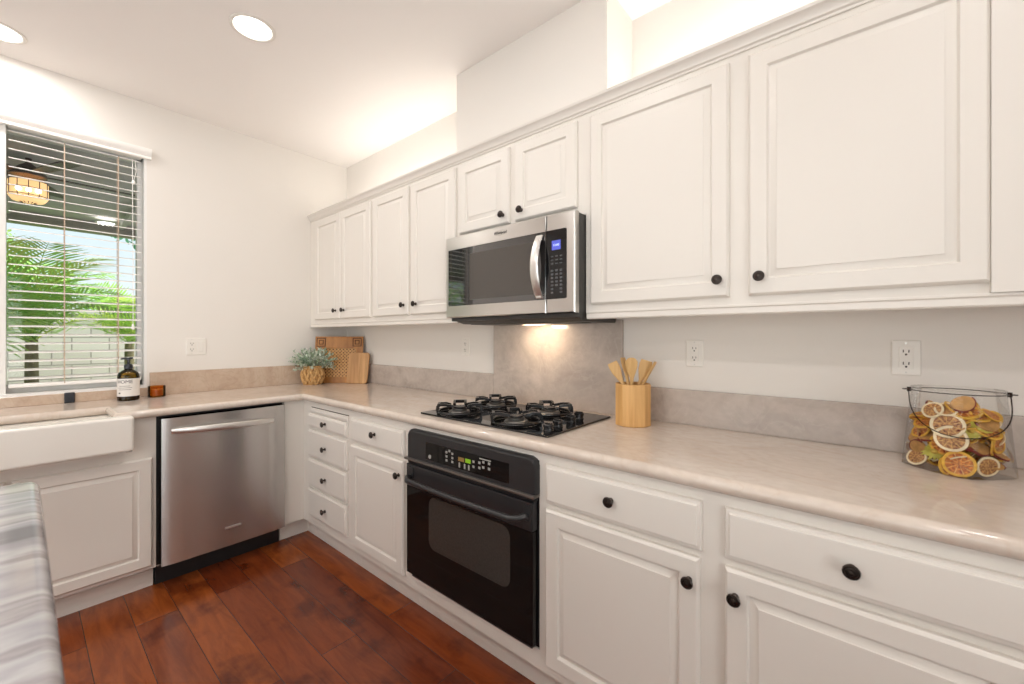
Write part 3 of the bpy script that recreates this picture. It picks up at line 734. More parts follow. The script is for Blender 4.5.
# black face with rounded right corners
pts = [(2.3296, 1.4262), (2.4192, 1.4262), (2.4250, 1.4285), (2.4282, 1.436), (2.4282, 1.696), (2.4250, 1.7035), (2.4192, 1.7058), (2.3296, 1.7058)]
mb.loft([[(x, yf + .01, z) for x, z in pts], [(x, yf - .0005, z) for x, z in pts]])
mb.build('control_face', 'black_gloss', cp, B)
mb = MB(); mb.box(2.358, 2.400, yf - .0014, yf, 1.624, 1.662, 0.0004, 1); ds = mb.build('display', 'lcd_blue', cp, B)
for r_ in range(11):
    for q in range(3):
        if r_ in (3,) : continue
        if r_ > 8 and q == 1: continue
        mb = MB(); x = 2.353 + q * 0.0215; z = 1.600 - r_ * 0.0148
        mb.box(x, x + 0.012, yf - .0012, yf, z - 0.004, z + (0.001 if r_ < 3 else 0.004), 0.0004, 1)
        mb.build('button', 'button_dim', cp, B)
mb = MB(); text_mesh(mb, '12:00', 0.013, Matrix.Translation((2.379, yf - .0018, 1.643)) @ Matrix.Rotation(PI / 2, 4, 'X')); mb.build('digits', 'lcd_ink', cp, B)
mb = MB(); mb.box(1.80, 2.40, -0.30, -0.14, 1.334, 1.3385, 0.001, 1); mb.build('grease_filter', 'micro_side', t, B)
mb = MB(); mb.box(1.99, 2.14, -0.125, -0.075, 1.332, 1.3385, 0.001, 1); mb.build('task_light', 'hood_lens', t, B)
light('task_lamp', 'AREA', (2.065 - 2.09, -0.15, 1.328 - 1.34), 1.05, (1.0, 0.76, 0.52), 0.09, 0.03, parent=t, rot=(R(25), 0, 0))

# ------------------------------------------------------------------ wall oven
t = thing('wall_oven', 'built-in black single oven with glass door below the cooktop', 'oven', (2.11, 0, 0.185))
B = tuple(t.location)
mb = MB(); mb.box(1.752, 2.458, FY + .002, -0.08, 0.190, 0.842); mb.build('body', 'matte_black', t, B)
OF = -0.639
x0, x1, z0, z1 = 1.730, 2.464, 0.728, 0.856; ch = 0.028
def chamf(i): return [(x0 + i, z0), (x1 - i, z0), (x1 - i, z1 - ch - i * .3), (x1 - i - 0.009, z1 - i - 0.008), (x1 - ch - i * .3, z1 - i), (x0 + ch + i * .3, z1 - i), (x0 + i + 0.009, z1 - i - 0.008), (x0 + i, z1 - ch - i * .3)]
mb = MB()
mb.loft([[(x, FY - .0005, z) for x, z in chamf(0)], [(x, OF + .012, z) for x, z in chamf(0)], [(x, OF + .004, z) for x, z in chamf(0.004)], [(x, OF, z) for x, z in chamf(0.012)]])
cp = mb.build('control_panel', 'oven_panel', t, B)
mb = MB(); mb.box(1.868, 2.345, OF - .0012, OF + .004, 0.742, 0.816, 0.0012, 2); ds = mb.build('display_window', 'oven_glass', cp, B)
def small(x, z, w, h, m, name, par=ds):
    x += 0.022; z -= 0.007
    q = MB(); q.box(x - w / 2, x + w / 2, OF - .0030, OF - .0011, z - h / 2, z + h / 2, 0.0004, 1); q.build(name, m, par, B)
small(2.073, 0.790, 0.034, 0.016, 'lcd_amber', 'display'); small(2.112, 0.791, 0.030, 0.016, 'lcd_green', 'display')
for x, z in ((1.985, 0.803), (2.003, 0.811), (2.021, 0.803), (1.985, 0.786), (2.021, 0.786), (1.985, 0.770), (2.021, 0.770),
             (2.143, 0.795), (2.143, 0.775), (2.196, 0.803), (2.226, 0.803), (2.196, 0.783), (2.226, 0.783), (2.175, 0.797), (2.175, 0.777)):
    small(x, z, 0.011, 0.009, 'button_white', 'button')
for x in (2.063, 2.093, 2.117): small(x, 0.766, 0.008, 0.020, 'button_white', 'button')
small(2.205, 0.814, 0.060, 0.004, 'button_white', 'button')
mb = MB(); mb.lathe([(0.009, 0), (0.009, 0.001)], (1.898, OF - .0012, 0.757), '-y', 20); mb.build('emblem', 'button_white', ds, B)
mb = MB(); mb.box(1.725, 2.466, OF - .012, FY - .001, 0.718, 0.7285, 0.003); mb.build('trim_lip', 'oven_lip', t, B)
mb = MB(); mb.box(1.733, 2.458, FY - 0.022, FY - .001, 0.702, 0.716, 0.002); mb.build('vent_strip', 'matte_black', t, B)
mb = MB(); mb.box(1.733, 2.454, OF - .004, FY - .001, 0.600, 0.700, 0.004); dr = mb.build('door', 'oven_panel', t, B)
mb = MB(); mb.box(1.733, 2.454, OF - .002, FY - .001, 0.205, 0.5995, 0.002); mb.build('door_glass', 'oven_glass', dr, B)
def rrect(x0, x1, z0, z1, r, y, n=6):
    o_ = []
    for cx, cz, a0 in ((x1 - r, z0 + r, -90), (x1 - r, z1 - r, 0), (x0 + r, z1 - r, 90), (x0 + r, z0 + r, 180)):
        for k in range(n + 1):
            a = R(a0 + 90 * k / n); o_.append((cx + r * math.cos(a), y, cz + r * math.sin(a)))
    return o_
mb = MB(); mb.loft([rrect(1.892, 2.352, 0.362, 0.588, 0.04, OF), rrect(1.892, 2.352, 0.362, 0.588, 0.04, OF - .0028)]); mb.build('viewing_window', 'oven_window', dr, B)
mb = MB()
hp = [(1.772, OF - .003, 0.645), (1.776, OF - .030, 0.650), (1.80, OF - .048, 0.645)] + [(1.80 + (2.385 - 1.80) * k / 14, OF - .048 - .012 * math.sin(PI * k / 14), 0.645 + .002 * math.sin(PI * k / 14)) for k in range(1, 14)] + [(2.385, OF - .048, 0.645), (2.415, OF - .038, 0.650), (2.430, OF - .018, 0.654), (2.433, OF - .003, 0.645)]
mb.tube(hp, 0.0115, 12); mb.box(1.756, 1.790, OF - .010, OF - .003, 0.640, 0.690, 0.003); mb.box(2.418, 2.450, OF - .010, OF - .003, 0.612, 0.690, 0.003)
mb.build('handle', 'oven_panel', dr, B)
mb = MB(); mb.box(1.762, 2.445, FY - .020, FY - .001, 0.191, 0.203, 0.001); mb.build('bottom_vent', 'matte_black', t, B)

# ------------------------------------------------------------------ cooktop
t = thing('gas_cooktop', 'black glass gas cooktop with four iron grates on the stone counter', 'cooktop', (2.10, -0.33, 0.9142))
B = tuple(t.location)
mb = MB(); mb.box(1.746, 2.470, -0.574, -0.090, 0.9144, 0.9225, 0.003, 2); mb.build('glass_surface', 'black_gloss', t, B)
ZK = 0.9225
for bx, by in ((1.895, -0.465), (1.895, -0.215), (2.235, -0.465), (2.225, -0.215)):
    mb = MB(); mb.lathe([(0.046, 0), (0.050, 0.004), (0.046, 0.010), (0.036, 0.013), (0.030, 0.013)], (bx, by, ZK), n=24)
    mb.lathe([(0.030, 0), (0.034, 0.002), (0.034, 0.008), (0.026, 0.011), (0.002, 0.012)], (bx, by, ZK + .013), n=24)
    bn = mb.build('burner', 'burner_metal', t, B)
    mb = MB(); mb.lathe([(0.029, 0), (0.031, 0.003), (0.029, 0.008), (0.002, 0.010)], (bx, by, ZK + .023), n=24); mb.build('burner_cap', 'iron', bn, B)
    mb = MB()
    rad = 0.098
    ring = [(bx + rad * math.cos(2 * PI * k / 28), by + rad * math.sin(2 * PI * k / 28), ZK + 0.008) for k in range(28)]
    mb.tube(ring, 0.0075, 8, closed=True)
    for k in range(3):
        a = PI / 4 + k * PI / 2
        c_, s2 = math.cos(a), math.sin(a)
        for off in (-0.026, 0.026):
            # twin fingers rising from the ring then running inward
            px, py = -s2 * off, c_ * off
            P3 = lambda r_, z_: (bx + c_ * r_ + px, by + s2 * r_ + py, ZK + z_)
            mb.bar([P3(rad - .001, 0.004), P3(rad + .002, 0.020), P3(rad + .001, 0.033), P3(rad - 0.010, 0.040), P3(0.062, 0.040), P3(0.028 if off > 0 else 0.040, 0.034)], 0.0105, 0.011)
        P4 = lambda u_, r_, z_: (bx + c_ * r_ - s2 * u_, by + s2 * r_ + c_ * u_, ZK + z_)
        mb.box(-0.028, 0.028, rad - .011, rad + .001, 0.030, 0.0455, 0.002) if 0 else mb.loft([[P4(u_, rad - .010, .031), P4(u_, rad + .003, .031), P4(u_, rad + .001, .0455), P4(u_, rad - .010, .0455)] for u_ in (-.031, .031)])
    mb.build('grate', 'iron', t, B)
    mb = MB(); mb.lathe([(0.003, 0), (0.003, 0.035), (0.001, 0.038)], (bx + 0.035, by + 0.035, ZK + .008), n=8); mb.build('igniter', 'iron', bn, B)
for kx, ky in ((2.425, -0.505), (2.413, -0.425), (2.405, -0.318), (2.392, -0.232)):
    mb = MB(); mb.lathe([(0.020, 0), (0.020, 0.003), (0.0185, 0.005), (0.0180, 0.012), (0.0205, 0.015), (0.0205, 0.024), (0.018, 0.0265), (0.010, 0.026)], (kx, ky, ZK), n=24)
    mb.box(kx - 0.017, kx + 0.017, ky - 0.0035, ky + 0.0035, ZK + .024, ZK + .031, 0.002)
    mb.build('control_knob', 'iron', t, B)

# ------------------------------------------------------------------ dishwasher (left wall)
c = Unit('dishwasher', 'stainless steel dishwasher with bowed bar handle beside the corner', 'dishwasher', -1.335, -0.733, 0, RZL)
mb = MB(); mb.box(-1.334, -0.735, -0.585, -0.05, 0.115, 0.872); mb.box(-1.334, -0.735, -0.50, -0.05, 0.012, 0.115); c.add(mb, 'body', 'matte_black')
mb = MB(); mb.box(-1.331, -0.738, -0.545, -0.52, 0.0, 0.112, 0.002); c.add(mb, 'kick_plate', 'matte_black')
for uu in (-1.318, -0.765):
    mb = MB(); mb.lathe([(0.007, 0), (0.007, 0.003), (0.002, 0.005)], (uu, -0.545, 0.098), '-y', 12); c.add(mb, 'screw', 'aluminium')
mb = MB()
# very slightly crowned steel door
u0, u1 = -1.321, -0.742; loops = []
NK = 12
prof_d = []
for k in range(NK + 1):
    q = k / NK; u = u0 + (u1 - u0) * q; e_ = min(q, 1 - q) * (u1 - u0)
    y = -0.650 - 0.004 * math.sin(PI * q) + (0.006 if k in (0, NK) else 0.0)
    prof_d.append((u, y))
ring = [(u0, -0.60)] + prof_d + [(u1, -0.60)]
mb.loft([[(u, y, 0.122) for u, y in ring], [(u, y, 0.862) for u, y in ring]])
dr = c.add(mb, 'door', 'steel_dishwasher', smooth=30)
mb = MB(); loops = []
for k in range(21):
    q = k / 20; u = -1.285 + q * (0.478); bow = math.sin(PI * q) ** 0.7
    y = -0.654 - 0.034 * bow; hh = 0.0095 + 0.008 * bow ** .5; z = 0.795 - 0.016 * (q - .1)
    loops.append([(u, y + 0.006 * math.cos(a) - 0.003, z + hh * math.sin(a)) for a in [2 * PI * i / 12 for i in range(12)]])
mb.loft(loops); c.add(mb, 'handle', 'steel_handle', dr)
mb = MB(); mb.box(-1.052, -0.976, -0.6568, -0.652, 0.219, 0.228, 0.0005, 1); bg = c.add(mb, 'badge', 'steel_handle', dr)

# ------------------------------------------------------------------ apron sink
c = Unit('apron_sink', 'white ceramic farmhouse sink with deep apron front set into the counter', 'sink', -2.21, -1.43, 0.72, RZL)
def rbox(x0, x1, y0, y1, r, z, n=5):
    o_ = []
    for cx, cy, a0 in ((x1 - r, y0 + r, -90), (x1 - r, y1 - r, 0), (x0 + r, y1 - r, 90), (x0 + r, y0 + r, 180)):
        for k in range(n + 1):
            a = R(a0 + 90 * k / n); o_.append((cx + r * math.cos(a), cy + r * math.sin(a), z))
    return o_
mb = MB()
loops = []
for k in range(7):   # apron block, rounded everywhere
    a = PI / 2 * k / 6; i = 0.014 * (1 - math.sin(a)); loops.append(rbox(-2.212 + i, -1.430 - i, -0.718 + i, -0.654 - i, 0.016, 0.738 + 0.014 * (1 - math.cos(a))))
for k in range(7):
    a = PI / 2 * k / 6; i = 0.014 * (1 - math.cos(a)); loops.append(rbox(-2.212 + i, -1.430 - i, -0.718 + i, -0.654 - i, 0.016, 0.889 + 0.013 * math.sin(a)))
mb.loft(loops)
bo = dict(x0=-2.195, x1=-1.447, y0=-0.66, y1=-0.35); bi = dict(x0=-2.150, x1=-1.492, y0=-0.658, y1=-0.385)
mb.loft([rbox(*bo.values(), 0.02, 0.722), rbox(*bo.values(), 0.02, 0.873), rbox(*bi.values(), 0.03, 0.873), rbox(bi['x0'] + .005, bi['x1'] - .005, bi['y0'] + .004, bi['y1'] - .005, 0.035, 0.76), rbox(bi['x0'] + .03, bi['x1'] - .03, bi['y0'] + .03, bi['y1'] - .03, 0.03, 0.735)], True, True)
c.add(mb, 'basin', 'ceramic')

# ------------------------------------------------------------------ island
t = thing('island', 'kitchen island with pale grey streaked stone top, close at lower left', 'island', (2.9, -2.35, 0))
B = tuple(t.location)
out = [(1.745, -1.744), (1.745, -2.90), (4.05, -2.90), (4.05, -1.744)]
def round_outline(pts, r, n=5):
    o_ = []
    for i in range(len(pts)):
        a, b_, c_ = Vector(pts[i - 1]), Vector(pts[i]), Vector(pts[(i + 1) % len(pts)])
        p = b_ + (a - b_).normalized() * r; q = b_ + (c_ - b_).normalized() * r
        for k in range(n + 1):
            u = k / n; o_.append(tuple(p * (1 - u) ** 2 + b_ * 2 * u * (1 - u) + q * u * u))
    return o_
mb = MB(); slab(mb, round_outline(out, 0.03), 0.878, 0.920, 0.018); mb.build('stone_top', 'island_stone', t, B)
mb = MB(); mb.box(1.80, 4.0, -2.85, -1.80, 0.1, 0.879); mb.box(1.85, 3.95, -2.80, -1.86, 0, 0.1); mb.build('body', 'cabinet_paint', t, B)

# ------------------------------------------------------------------ recessed ceiling lights
def can(x, y, label, grp=None, pw=4.6):
    t = thing('recessed_light', label, 'ceiling light', (x, y, H), 0, grp); B = (x, y, H)
    mb = MB(); mb.lathe([(0.092, -0.0005), (0.092, -0.004), (0.086, -0.007), (0.078, -0.006), (0.074, -0.001), (0.074, -0.0004)], (x, y, H), n=40, cap0=False, cap1=False)
    mb.build('trim_ring', 'white_plastic', t, B)
    mb = MB(); mb.lathe([(0.0735, -0.0004), (0.0735, -0.003), (0.03, -0.0035), (0.001, -0.0036)], (x, y, H), n=40, cap0=False); mb.build('lens', 'lamp_lens', t, B)
    light('can_lamp', 'AREA', (0, 0, -0.012), pw, WARM, 0.14, shape='DISK', parent=t)
    return t
can(1.174, -1.085, 'round recessed ceiling light nearest the wall cabinets')
can(0.250, -1.845, 'round recessed ceiling light cut by the left edge, above the window')
for x, y in ((2.45, -1.085), (3.75, -1.085), (1.17, -2.7), (2.45, -2.7), (3.75, -2.7), (1.17, -4.3), (2.9, -4.3), (4.6, -4.3)):  # unseen cans added to fill the room with light
    can(x, y, 'added recessed ceiling light out of view, filling the room', 'added unseen ceiling fill lights', 3.6 if y > -2 else 7.5)

# ------------------------------------------------------------------ wall outlets
def outlet(loc, rz, label, double=False):
    t = thing('wall_outlet', label, 'outlet', loc, rz, 'wall outlets')
    w = 0.054 if double else 0.034; h = 0.055
    mb = MB()
    mb.loft([rrect(-w, w, -h, h, 0.004, -0.0004, 3), rrect(-w, w, -h, h, 0.004, -0.003, 3), rrect(-w + .003, w - .003, -h + .003, h - .003, 0.004, -0.0055, 3)])
    mb.build('cover_plate', 'white_plastic', t)
    cs = (-0.023, 0.023) if double else (0,)
    for ci, cx in enumerate(cs):
        mb = MB(); mb.box(cx - 0.0165, cx + 0.0165, -0.0075, -0.005, -0.034, 0.034, 0.001, 1)
        rc = mb.build('receptacle' if ci == 0 else 'rocker_switch', 'white_plastic', t)
        if ci == 0:
            for cz in (0.019, -0.019):
                mb = MB(); mb.box(cx - .0075, cx - .0050, -0.0079, -0.007, cz - .002, cz + .0065); mb.box(cx + .0050, cx + .0075, -0.0079, -0.007, cz - .002, cz + .006)
                mb.lathe([(0.0030, 0), (0.0030, .0008)], (cx, -0.0071, cz - .0085), '-y', 10)
                mb.build('socket_slots', 'slot_dark', rc)
        else:
            mb = MB(); mb.box(cx - 0.0145, cx + 0.0145, -0.0095, -0.007, -0.031, 0.031, 0.001, 1); mb.build('rocker', 'white_plastic', rc)
    mb = MB()
    for cz in (-0.045, 0.045):
        mb.lathe([(0.0025, 0), (0.0022, .001)], (cs[0], -0.0052, cz), '-y', 10)
    mb.build('screws', 'aluminium', t)
    return t
outlet((1.449, 0, 1.212), 0, 'white outlet left of the microwave, above the taupe strip')
outlet((2.798, 0, 1.206), 0, 'white outlet right of the utensil holder')
outlet((3.424, 0, 1.208), 0, 'white outlet directly above the glass jar')
outlet((0, -1.037, 1.210), PI / 2, 'wide white outlet plate on the window wall above the dishwasher', True)

# ------------------------------------------------------------------ soap bottle, candle, black box
t = thing('soap_bottle', 'amber glass pump bottle with white label beside the sink', 'bottle', (0.14, -1.380, 0.9142), R(62)); 
mb = MB(); k = 0.96
bodyp = [(0.030, 0.0), (0.044, 0.001), (0.0475, 0.006), (0.0475, 0.132), (0.046, 0.145), (0.040, 0.158), (0.028, 0.168), (0.0165, 0.175), (0.0150, 0.190)]
mb.lathe(bodyp, n=32, cap1=False); mb.build('glass_body', 'amber_glass', t)
mb = MB(); mb.lathe([(0.001, 0.003), (0.0445, 0.004), (0.0445, 0.026), (0.001, 0.026)], n=32); mb.build('liquid', 'soap_fluid', t)
mb = MB(); n_ = 40
lo = []
for z in (0.026, 0.125):
    lo.append([(0.0481 * math.cos(2 * PI * i / n_), 0.0481 * math.sin(2 * PI * i / n_), z) for i in range(n_)])
mb.loft(lo, False, False); lab = mb.build('label', 'label_paper', t)
mb = MB()
def on_cyl(mb, txt, size, z, rad=0.0484, dphi=0.0):
    sub = MB(); text_mesh(sub, txt, size, Matrix.Rotation(PI / 2, 4, 'X'))
    for v_ in sub.bm.verts:
        x_, d_, z_ = v_.co
        a = -PI / 2 + dphi + x_ / rad; rr = rad - d_ * 0.5
        v_.co = Vector((rr * math.cos(a), rr * math.sin(a), z + z_))
    mb.merge(sub.bm)
on_cyl(mb, 'HOME', 0.026, 0.107); 
for i_, w_ in enumerate((0.05, 0.066, 0.058)):
    z = 0.083 - i_ * 0.010
    lp = []
    for zz in (z, z + 0.002):
        lp.append([(0.0485 * math.cos(-PI / 2 + u), 0.0485 * math.sin(-PI / 2 + u), zz) for u in [(-.5 + q / 9) * w_ / 0.0485 for q in range(10)]])
    mb.loft(lp, False, False, closed=False)
mb.lathe([(0.004, 0), (0.004, 0.001)], (-0.022, -0.044, 0.045), '-y', 10)
mb.build('print', 'ink', lab)
mb = MB(); mb.lathe([(0.0185, 0.178), (0.0195, 0.180), (0.0195, 0.196), (0.016, 0.203), (0.008, 0.206), (0.0055, 0.208), (0.0055, 0.228), (0.012, 0.230), (0.013, 0.236), (0.011, 0.241), (0.002, 0.242)], n=24)
mb.tube([(-0.004, 0, 0.236), (-0.020, 0, 0.2365), (-0.034, 0, 0.233)], [0.0065, 0.0055, 0.004], 8, sx=1.2)
mb.tube([(0.004, 0, 0.237), (0.020, 0, 0.238)], [0.007, 0.005], 8)
mb.build('pump', 'pump_black', t)
t = thing('candle_jar', 'small amber glass candle jar right of the soap bottle', 'candle', (0.098, -1.250, 0.9142))
mb = MB(); mb.lathe([(0.036, 0.0), (0.041, 0.003), (0.041, 0.066), (0.0385, 0.066), (0.0385, 0.010), (0.001, 0.008)], n=32, cap1=False); mb.build('glass', 'candle_glass', t)
mb = MB(); mb.lathe([(0.036, 0.010), (0.037, 0.012), (0.037, 0.046), (0.001, 0.045)], n=32); wx = mb.build('wax', 'candle_wax', t)
mb = MB(); mb.tube([(0, 0, 0.044), (0.001, 0, 0.056)], 0.001, 6); mb.build('wick', 'ink', t)
mb = MB(); mb.box(-0.006, 0.006, -0.020, 0.020, 0.0, 0.056, 0.004, 3)
tag(mb.build('small_box', 'pump_black', None, (0, 0, 0), (0.029, -1.603, 0.9145)), 'small upright black box against the stone strip behind the sink', 'box')

# ------------------------------------------------------------------ boards and plant in the corner
def lean(t, tilt): t.rotation_euler = (-tilt, 0, t.rotation_euler[2])
# rattan board: local x = width, y = thickness, z = height (face towards -y)
t = thing('rattan_board', 'square wooden board with woven cane centre leaning in the corner', 'serving board', (0.198, -0.178, 0.9145), R(45)); lean(t, R(6))
Wd, Hd = 0.182, 0.362
mb = MB()
mb.box(-Wd, -Wd + .048, -.007, .007, 0, Hd, .002); mb.box(Wd - .048, Wd, -.007, .007, 0, Hd, .002)
mb.box(-Wd + .047, Wd - .047, -.0068, .0068, Hd - .088, Hd, .002); mb.box(-Wd + .047, Wd - .047, -.0068, .0068, 0, .045, .002)
mb.box(-Wd + .040, Wd - .040, -.0095, -.006, Hd - .094, Hd - .086, .001); mb.box(-Wd + .040, -Wd + .050, -.0095, -.006, 0.04, Hd - .094, .001); mb.box(Wd - .050, Wd - .040, -.0095, -.006, .04, Hd - .094, .001)
mb.build('frame', 'rattan_wood', t)
mb = MB()
for sx in (-1, 1):
    cx = sx * (Wd - 0.045)
    for q in (0, 1):
        h_ = 0.034 - q * 0.016
        for (ax, bx_, az, bz) in ((-h_, h_, h_ - .006, h_), (-h_, h_, -h_, -h_ + .006), (-h_, -h_ + .006, -h_, h_), (h_ - .006, h_, -h_, h_)):
            mb.box(cx + ax, cx + bx_, -.0100, -.006, Hd - .045 + az, Hd - .045 + bz, .0008, 1)
mb.build('relief_shade', 'rattan_back', t)  # carved squares coloured dark to stand in for the shade of their relief
mb = MB()
xa, xb, za, zb = -Wd + .046, Wd - .046, .044, Hd - .088
stp = 0.026
def clip_seg(x, z, dx, dz):
    ts = []
    t0, t1_ = -9, 9
    for p_, d_, lo_, hi_ in ((x, dx, xa, xb), (z, dz, za, zb)):
        a, b_ = (lo_ - p_) / d_, (hi_ - p_) / d_
        if a > b_: a, b_ = b_, a
        t0, t1_ = max(t0, a), min(t1_, b_)
    return (t0, t1_) if t1_ - t0 > 0.006 else None
for sgn, yy in ((1, -.0035), (-1, -.0015)):
    q = -0.5
    while q < 0.7:
        x_, z_ = q, 0.0; dx_, dz_ = sgn * 0.7071, 0.7071
        if sgn < 0: x_ = q
        cs_ = clip_seg(x_, z_, dx_, dz_)
        if cs_:
            a, b_ = cs_
            p = Vector((x_ + dx_ * a, yy, z_ + dz_ * a)); r_ = Vector((x_ + dx_ * b_, yy, z_ + dz_ * b_)); nn = Vector((-dz_, 0, dx_)) * 0.0046; th = Vector((0, .0008, 0))
            mb.loft([[p + nn - th, p - nn - th, p - nn + th, p + nn + th], [r_ + nn - th, r_ - nn - th, r_ - nn + th, r_ + nn + th]])
        q += stp
z = za
while z < zb:
    mb.box(xa, xb, -.0006, .0006, z, z + .004); z += stp
x = xa
while x < xb:
    mb.box(x, x + .004, -.0002, .0014, za, zb); x += stp
mb.build('cane_webbing', 'cane', t)
mb = MB(); mb.box(xa - .01, xb + .01, 0.003, 0.0055, za - .01, zb + .01); mb.build('backing', 'rattan_back', t)
# small cutting board
t = thing('cutting_board', 'small light wooden cutting board leaning in front of the larger rattan board', 'cutting board', (0.362, -0.112, 0.9145), R(30)); t.rotation_euler = (R(-8), 0, R(38))
o_ = []
w, h = 0.084, 0.238
raw = [(-w, 0), (w, 0), (w, h), (w * 0.35, h), (w * 0.30, h - .02), (w * 0.02, h - .02), (-w * .03, h), (-w * .9, h)]
raw = [(-w * .98, 0.0), (w * .92, 0.0), (w * 1.05, h), (0.012, h - .001), (-0.004, h - 0.0005), (-w * .86, h)]
def round_poly(pts, r, n=4):
    o2 = []
    for i in range(len(pts)):
        a, b_, c_ = Vector(pts[i - 1]), Vector(pts[i]), Vector(pts[(i + 1) % len(pts)])
        rr = min(r, (a - b_).length * .45, (c_ - b_).length * .45)
        p = b_ + (a - b_).normalized() * rr; q = b_ + (c_ - b_).normalized() * rr
        for k in range(n + 1):
            u = k / n; o2.append(p * (1 - u) ** 2 + b_ * 2 * u * (1 - u) + q * u * u)
    return o2
pp = round_poly(raw, 0.024)
mb = MB(); 
def sc_(pts, i):
    cx = sum(p.x for p in pts) / len(pts); cz = sum(p.y for p in pts) / len(pts)
    return [Vector((cx + (p.x - cx) * (1 - i / .08), cz + (p.y - cz) * (1 - i / .12))) for p in pts]
mb.loft([[(p.x, .007, p.y) for p in sc_(pp, .0012)], [(p.x, .0055, p.y) for p in pp], [(p.x, -.0055, p.y) for p in pp], [(p.x, -.007, p.y) for p in sc_(pp, .0012)]])
mb.build('board', 'board_wood', t)

# woven basket with sage plant
t = thing('potted_plant', 'leafy sage-green plant in a small woven basket in the corner', 'plant', (0.150, -0.352, 0.9145)); PLANT = t
mb = MB()
NW = 10
for k in range(NW):
    for s2 in (1, -1):
        pts = []
        for i in range(13):
            q = i / 12; a = 2 * PI * k / NW + s2 * q * 0.85
            rad = 0.036 + 0.040 * math.sin(PI * (q * .72 + 0.14)) + 0.0025 * math.sin(i * PI + k * PI) * s2
            pts.append((rad * math.cos(a), rad * math.sin(a), 0.004 + q * 0.128))
        mb.tube(pts, 0.0095, 6)
for z_, rr in ((0.007, 0.053), (0.128, 0.062), (0.136, 0.063)):
    mb.tube([(rr * math.cos(2 * PI * i / 26), rr * math.sin(2 * PI * i / 26), z_ + .0012 * (i % 2)) for i in range(26)], 0.0055, 6, closed=True)
mb.lathe([(0.050, 0.001), (0.066, 0.040), (0.070, 0.075), (0.060, 0.125), (0.057, 0.118), (0.001, 0.116)], n=28)
bk_ = mb.build('basket', 'wicker', t)
mb = MB(); mb.lathe([(0.057, 0.119), (0.03, 0.125), (0.001, 0.127)], n=20, cap0=False); mb.build('soil', 'soil', t)
rng = random.Random(3)
stems, leafA, leafB = MB(), MB(), MB()
def leaf(mb, p, d, L, w, up):
    d = d.normalized(); s3 = d.cross(up)
    if s3.length < 1e-3: s3 = Vector((1, 0, 0))
    s3.normalize(); nrm = s3.cross(d)
    pts = [p, p + d * L * .35 + s3 * w, p + d * L * .72 + s3 * w * .8 + nrm * L * .03, p + d * L + nrm * L * .02, p + d * L * .72 - s3 * w * .8 + nrm * L * .03, p + d * L * .35 - s3 * w]
    vs = [mb.bm.verts.new(q) for q in pts]
    mid = mb.bm.verts.new(p + d * L * .5 - nrm * L * .06)
    for i in range(6): mb.bm.faces.new((vs[i], vs[(i + 1) % 6], mid))
for k in range(190):
    a = rng.uniform(0, 2 * PI); el = rng.uniform(0.0, 1.0) ** .8 * 1.55
    dr_ = Vector((math.cos(a) * math.cos(el), math.sin(a) * math.cos(el), math.sin(el)))
    L = rng.uniform(0.075, 0.145) * (1.1 - 0.05 * math.sin(el))
    st = Vector((math.cos(a) * rng.uniform(0, .05), math.sin(a) * rng.uniform(0, .05), 0.118))
    en = st + Vector((dr_.x * L * 1.12, dr_.y * L * 1.12, dr_.z * L * 1.15 - 0.015))
    md = (st + en) / 2 + Vector((0, 0, 0.018))
    stems.tube([st, md, en], [0.0012, 0.001, 0.0007], 5)
    tgt = leafB if rng.random() < .62 else leafA
    for j in range(9):
        q = 0.3 + 0.7 * j / 8
        p = st * (1 - q) ** 2 + md * 2 * q * (1 - q) + en * q * q
        d = (dr_ + Vector((rng.uniform(-1, 1), rng.uniform(-1, 1), rng.uniform(-.5, .9))) * 1.1)
        leaf(tgt, p, d, rng.uniform(.016, .026), rng.uniform(.005, .008), Vector((rng.uniform(-.4, .4), rng.uniform(-.4, .4), 1)))
stems.build('stems', 'sage_leaf', t)
leafA.build('foliage', 'sage_leaf', t); leafB.build('pale_leaves', 'sage_pale', t)

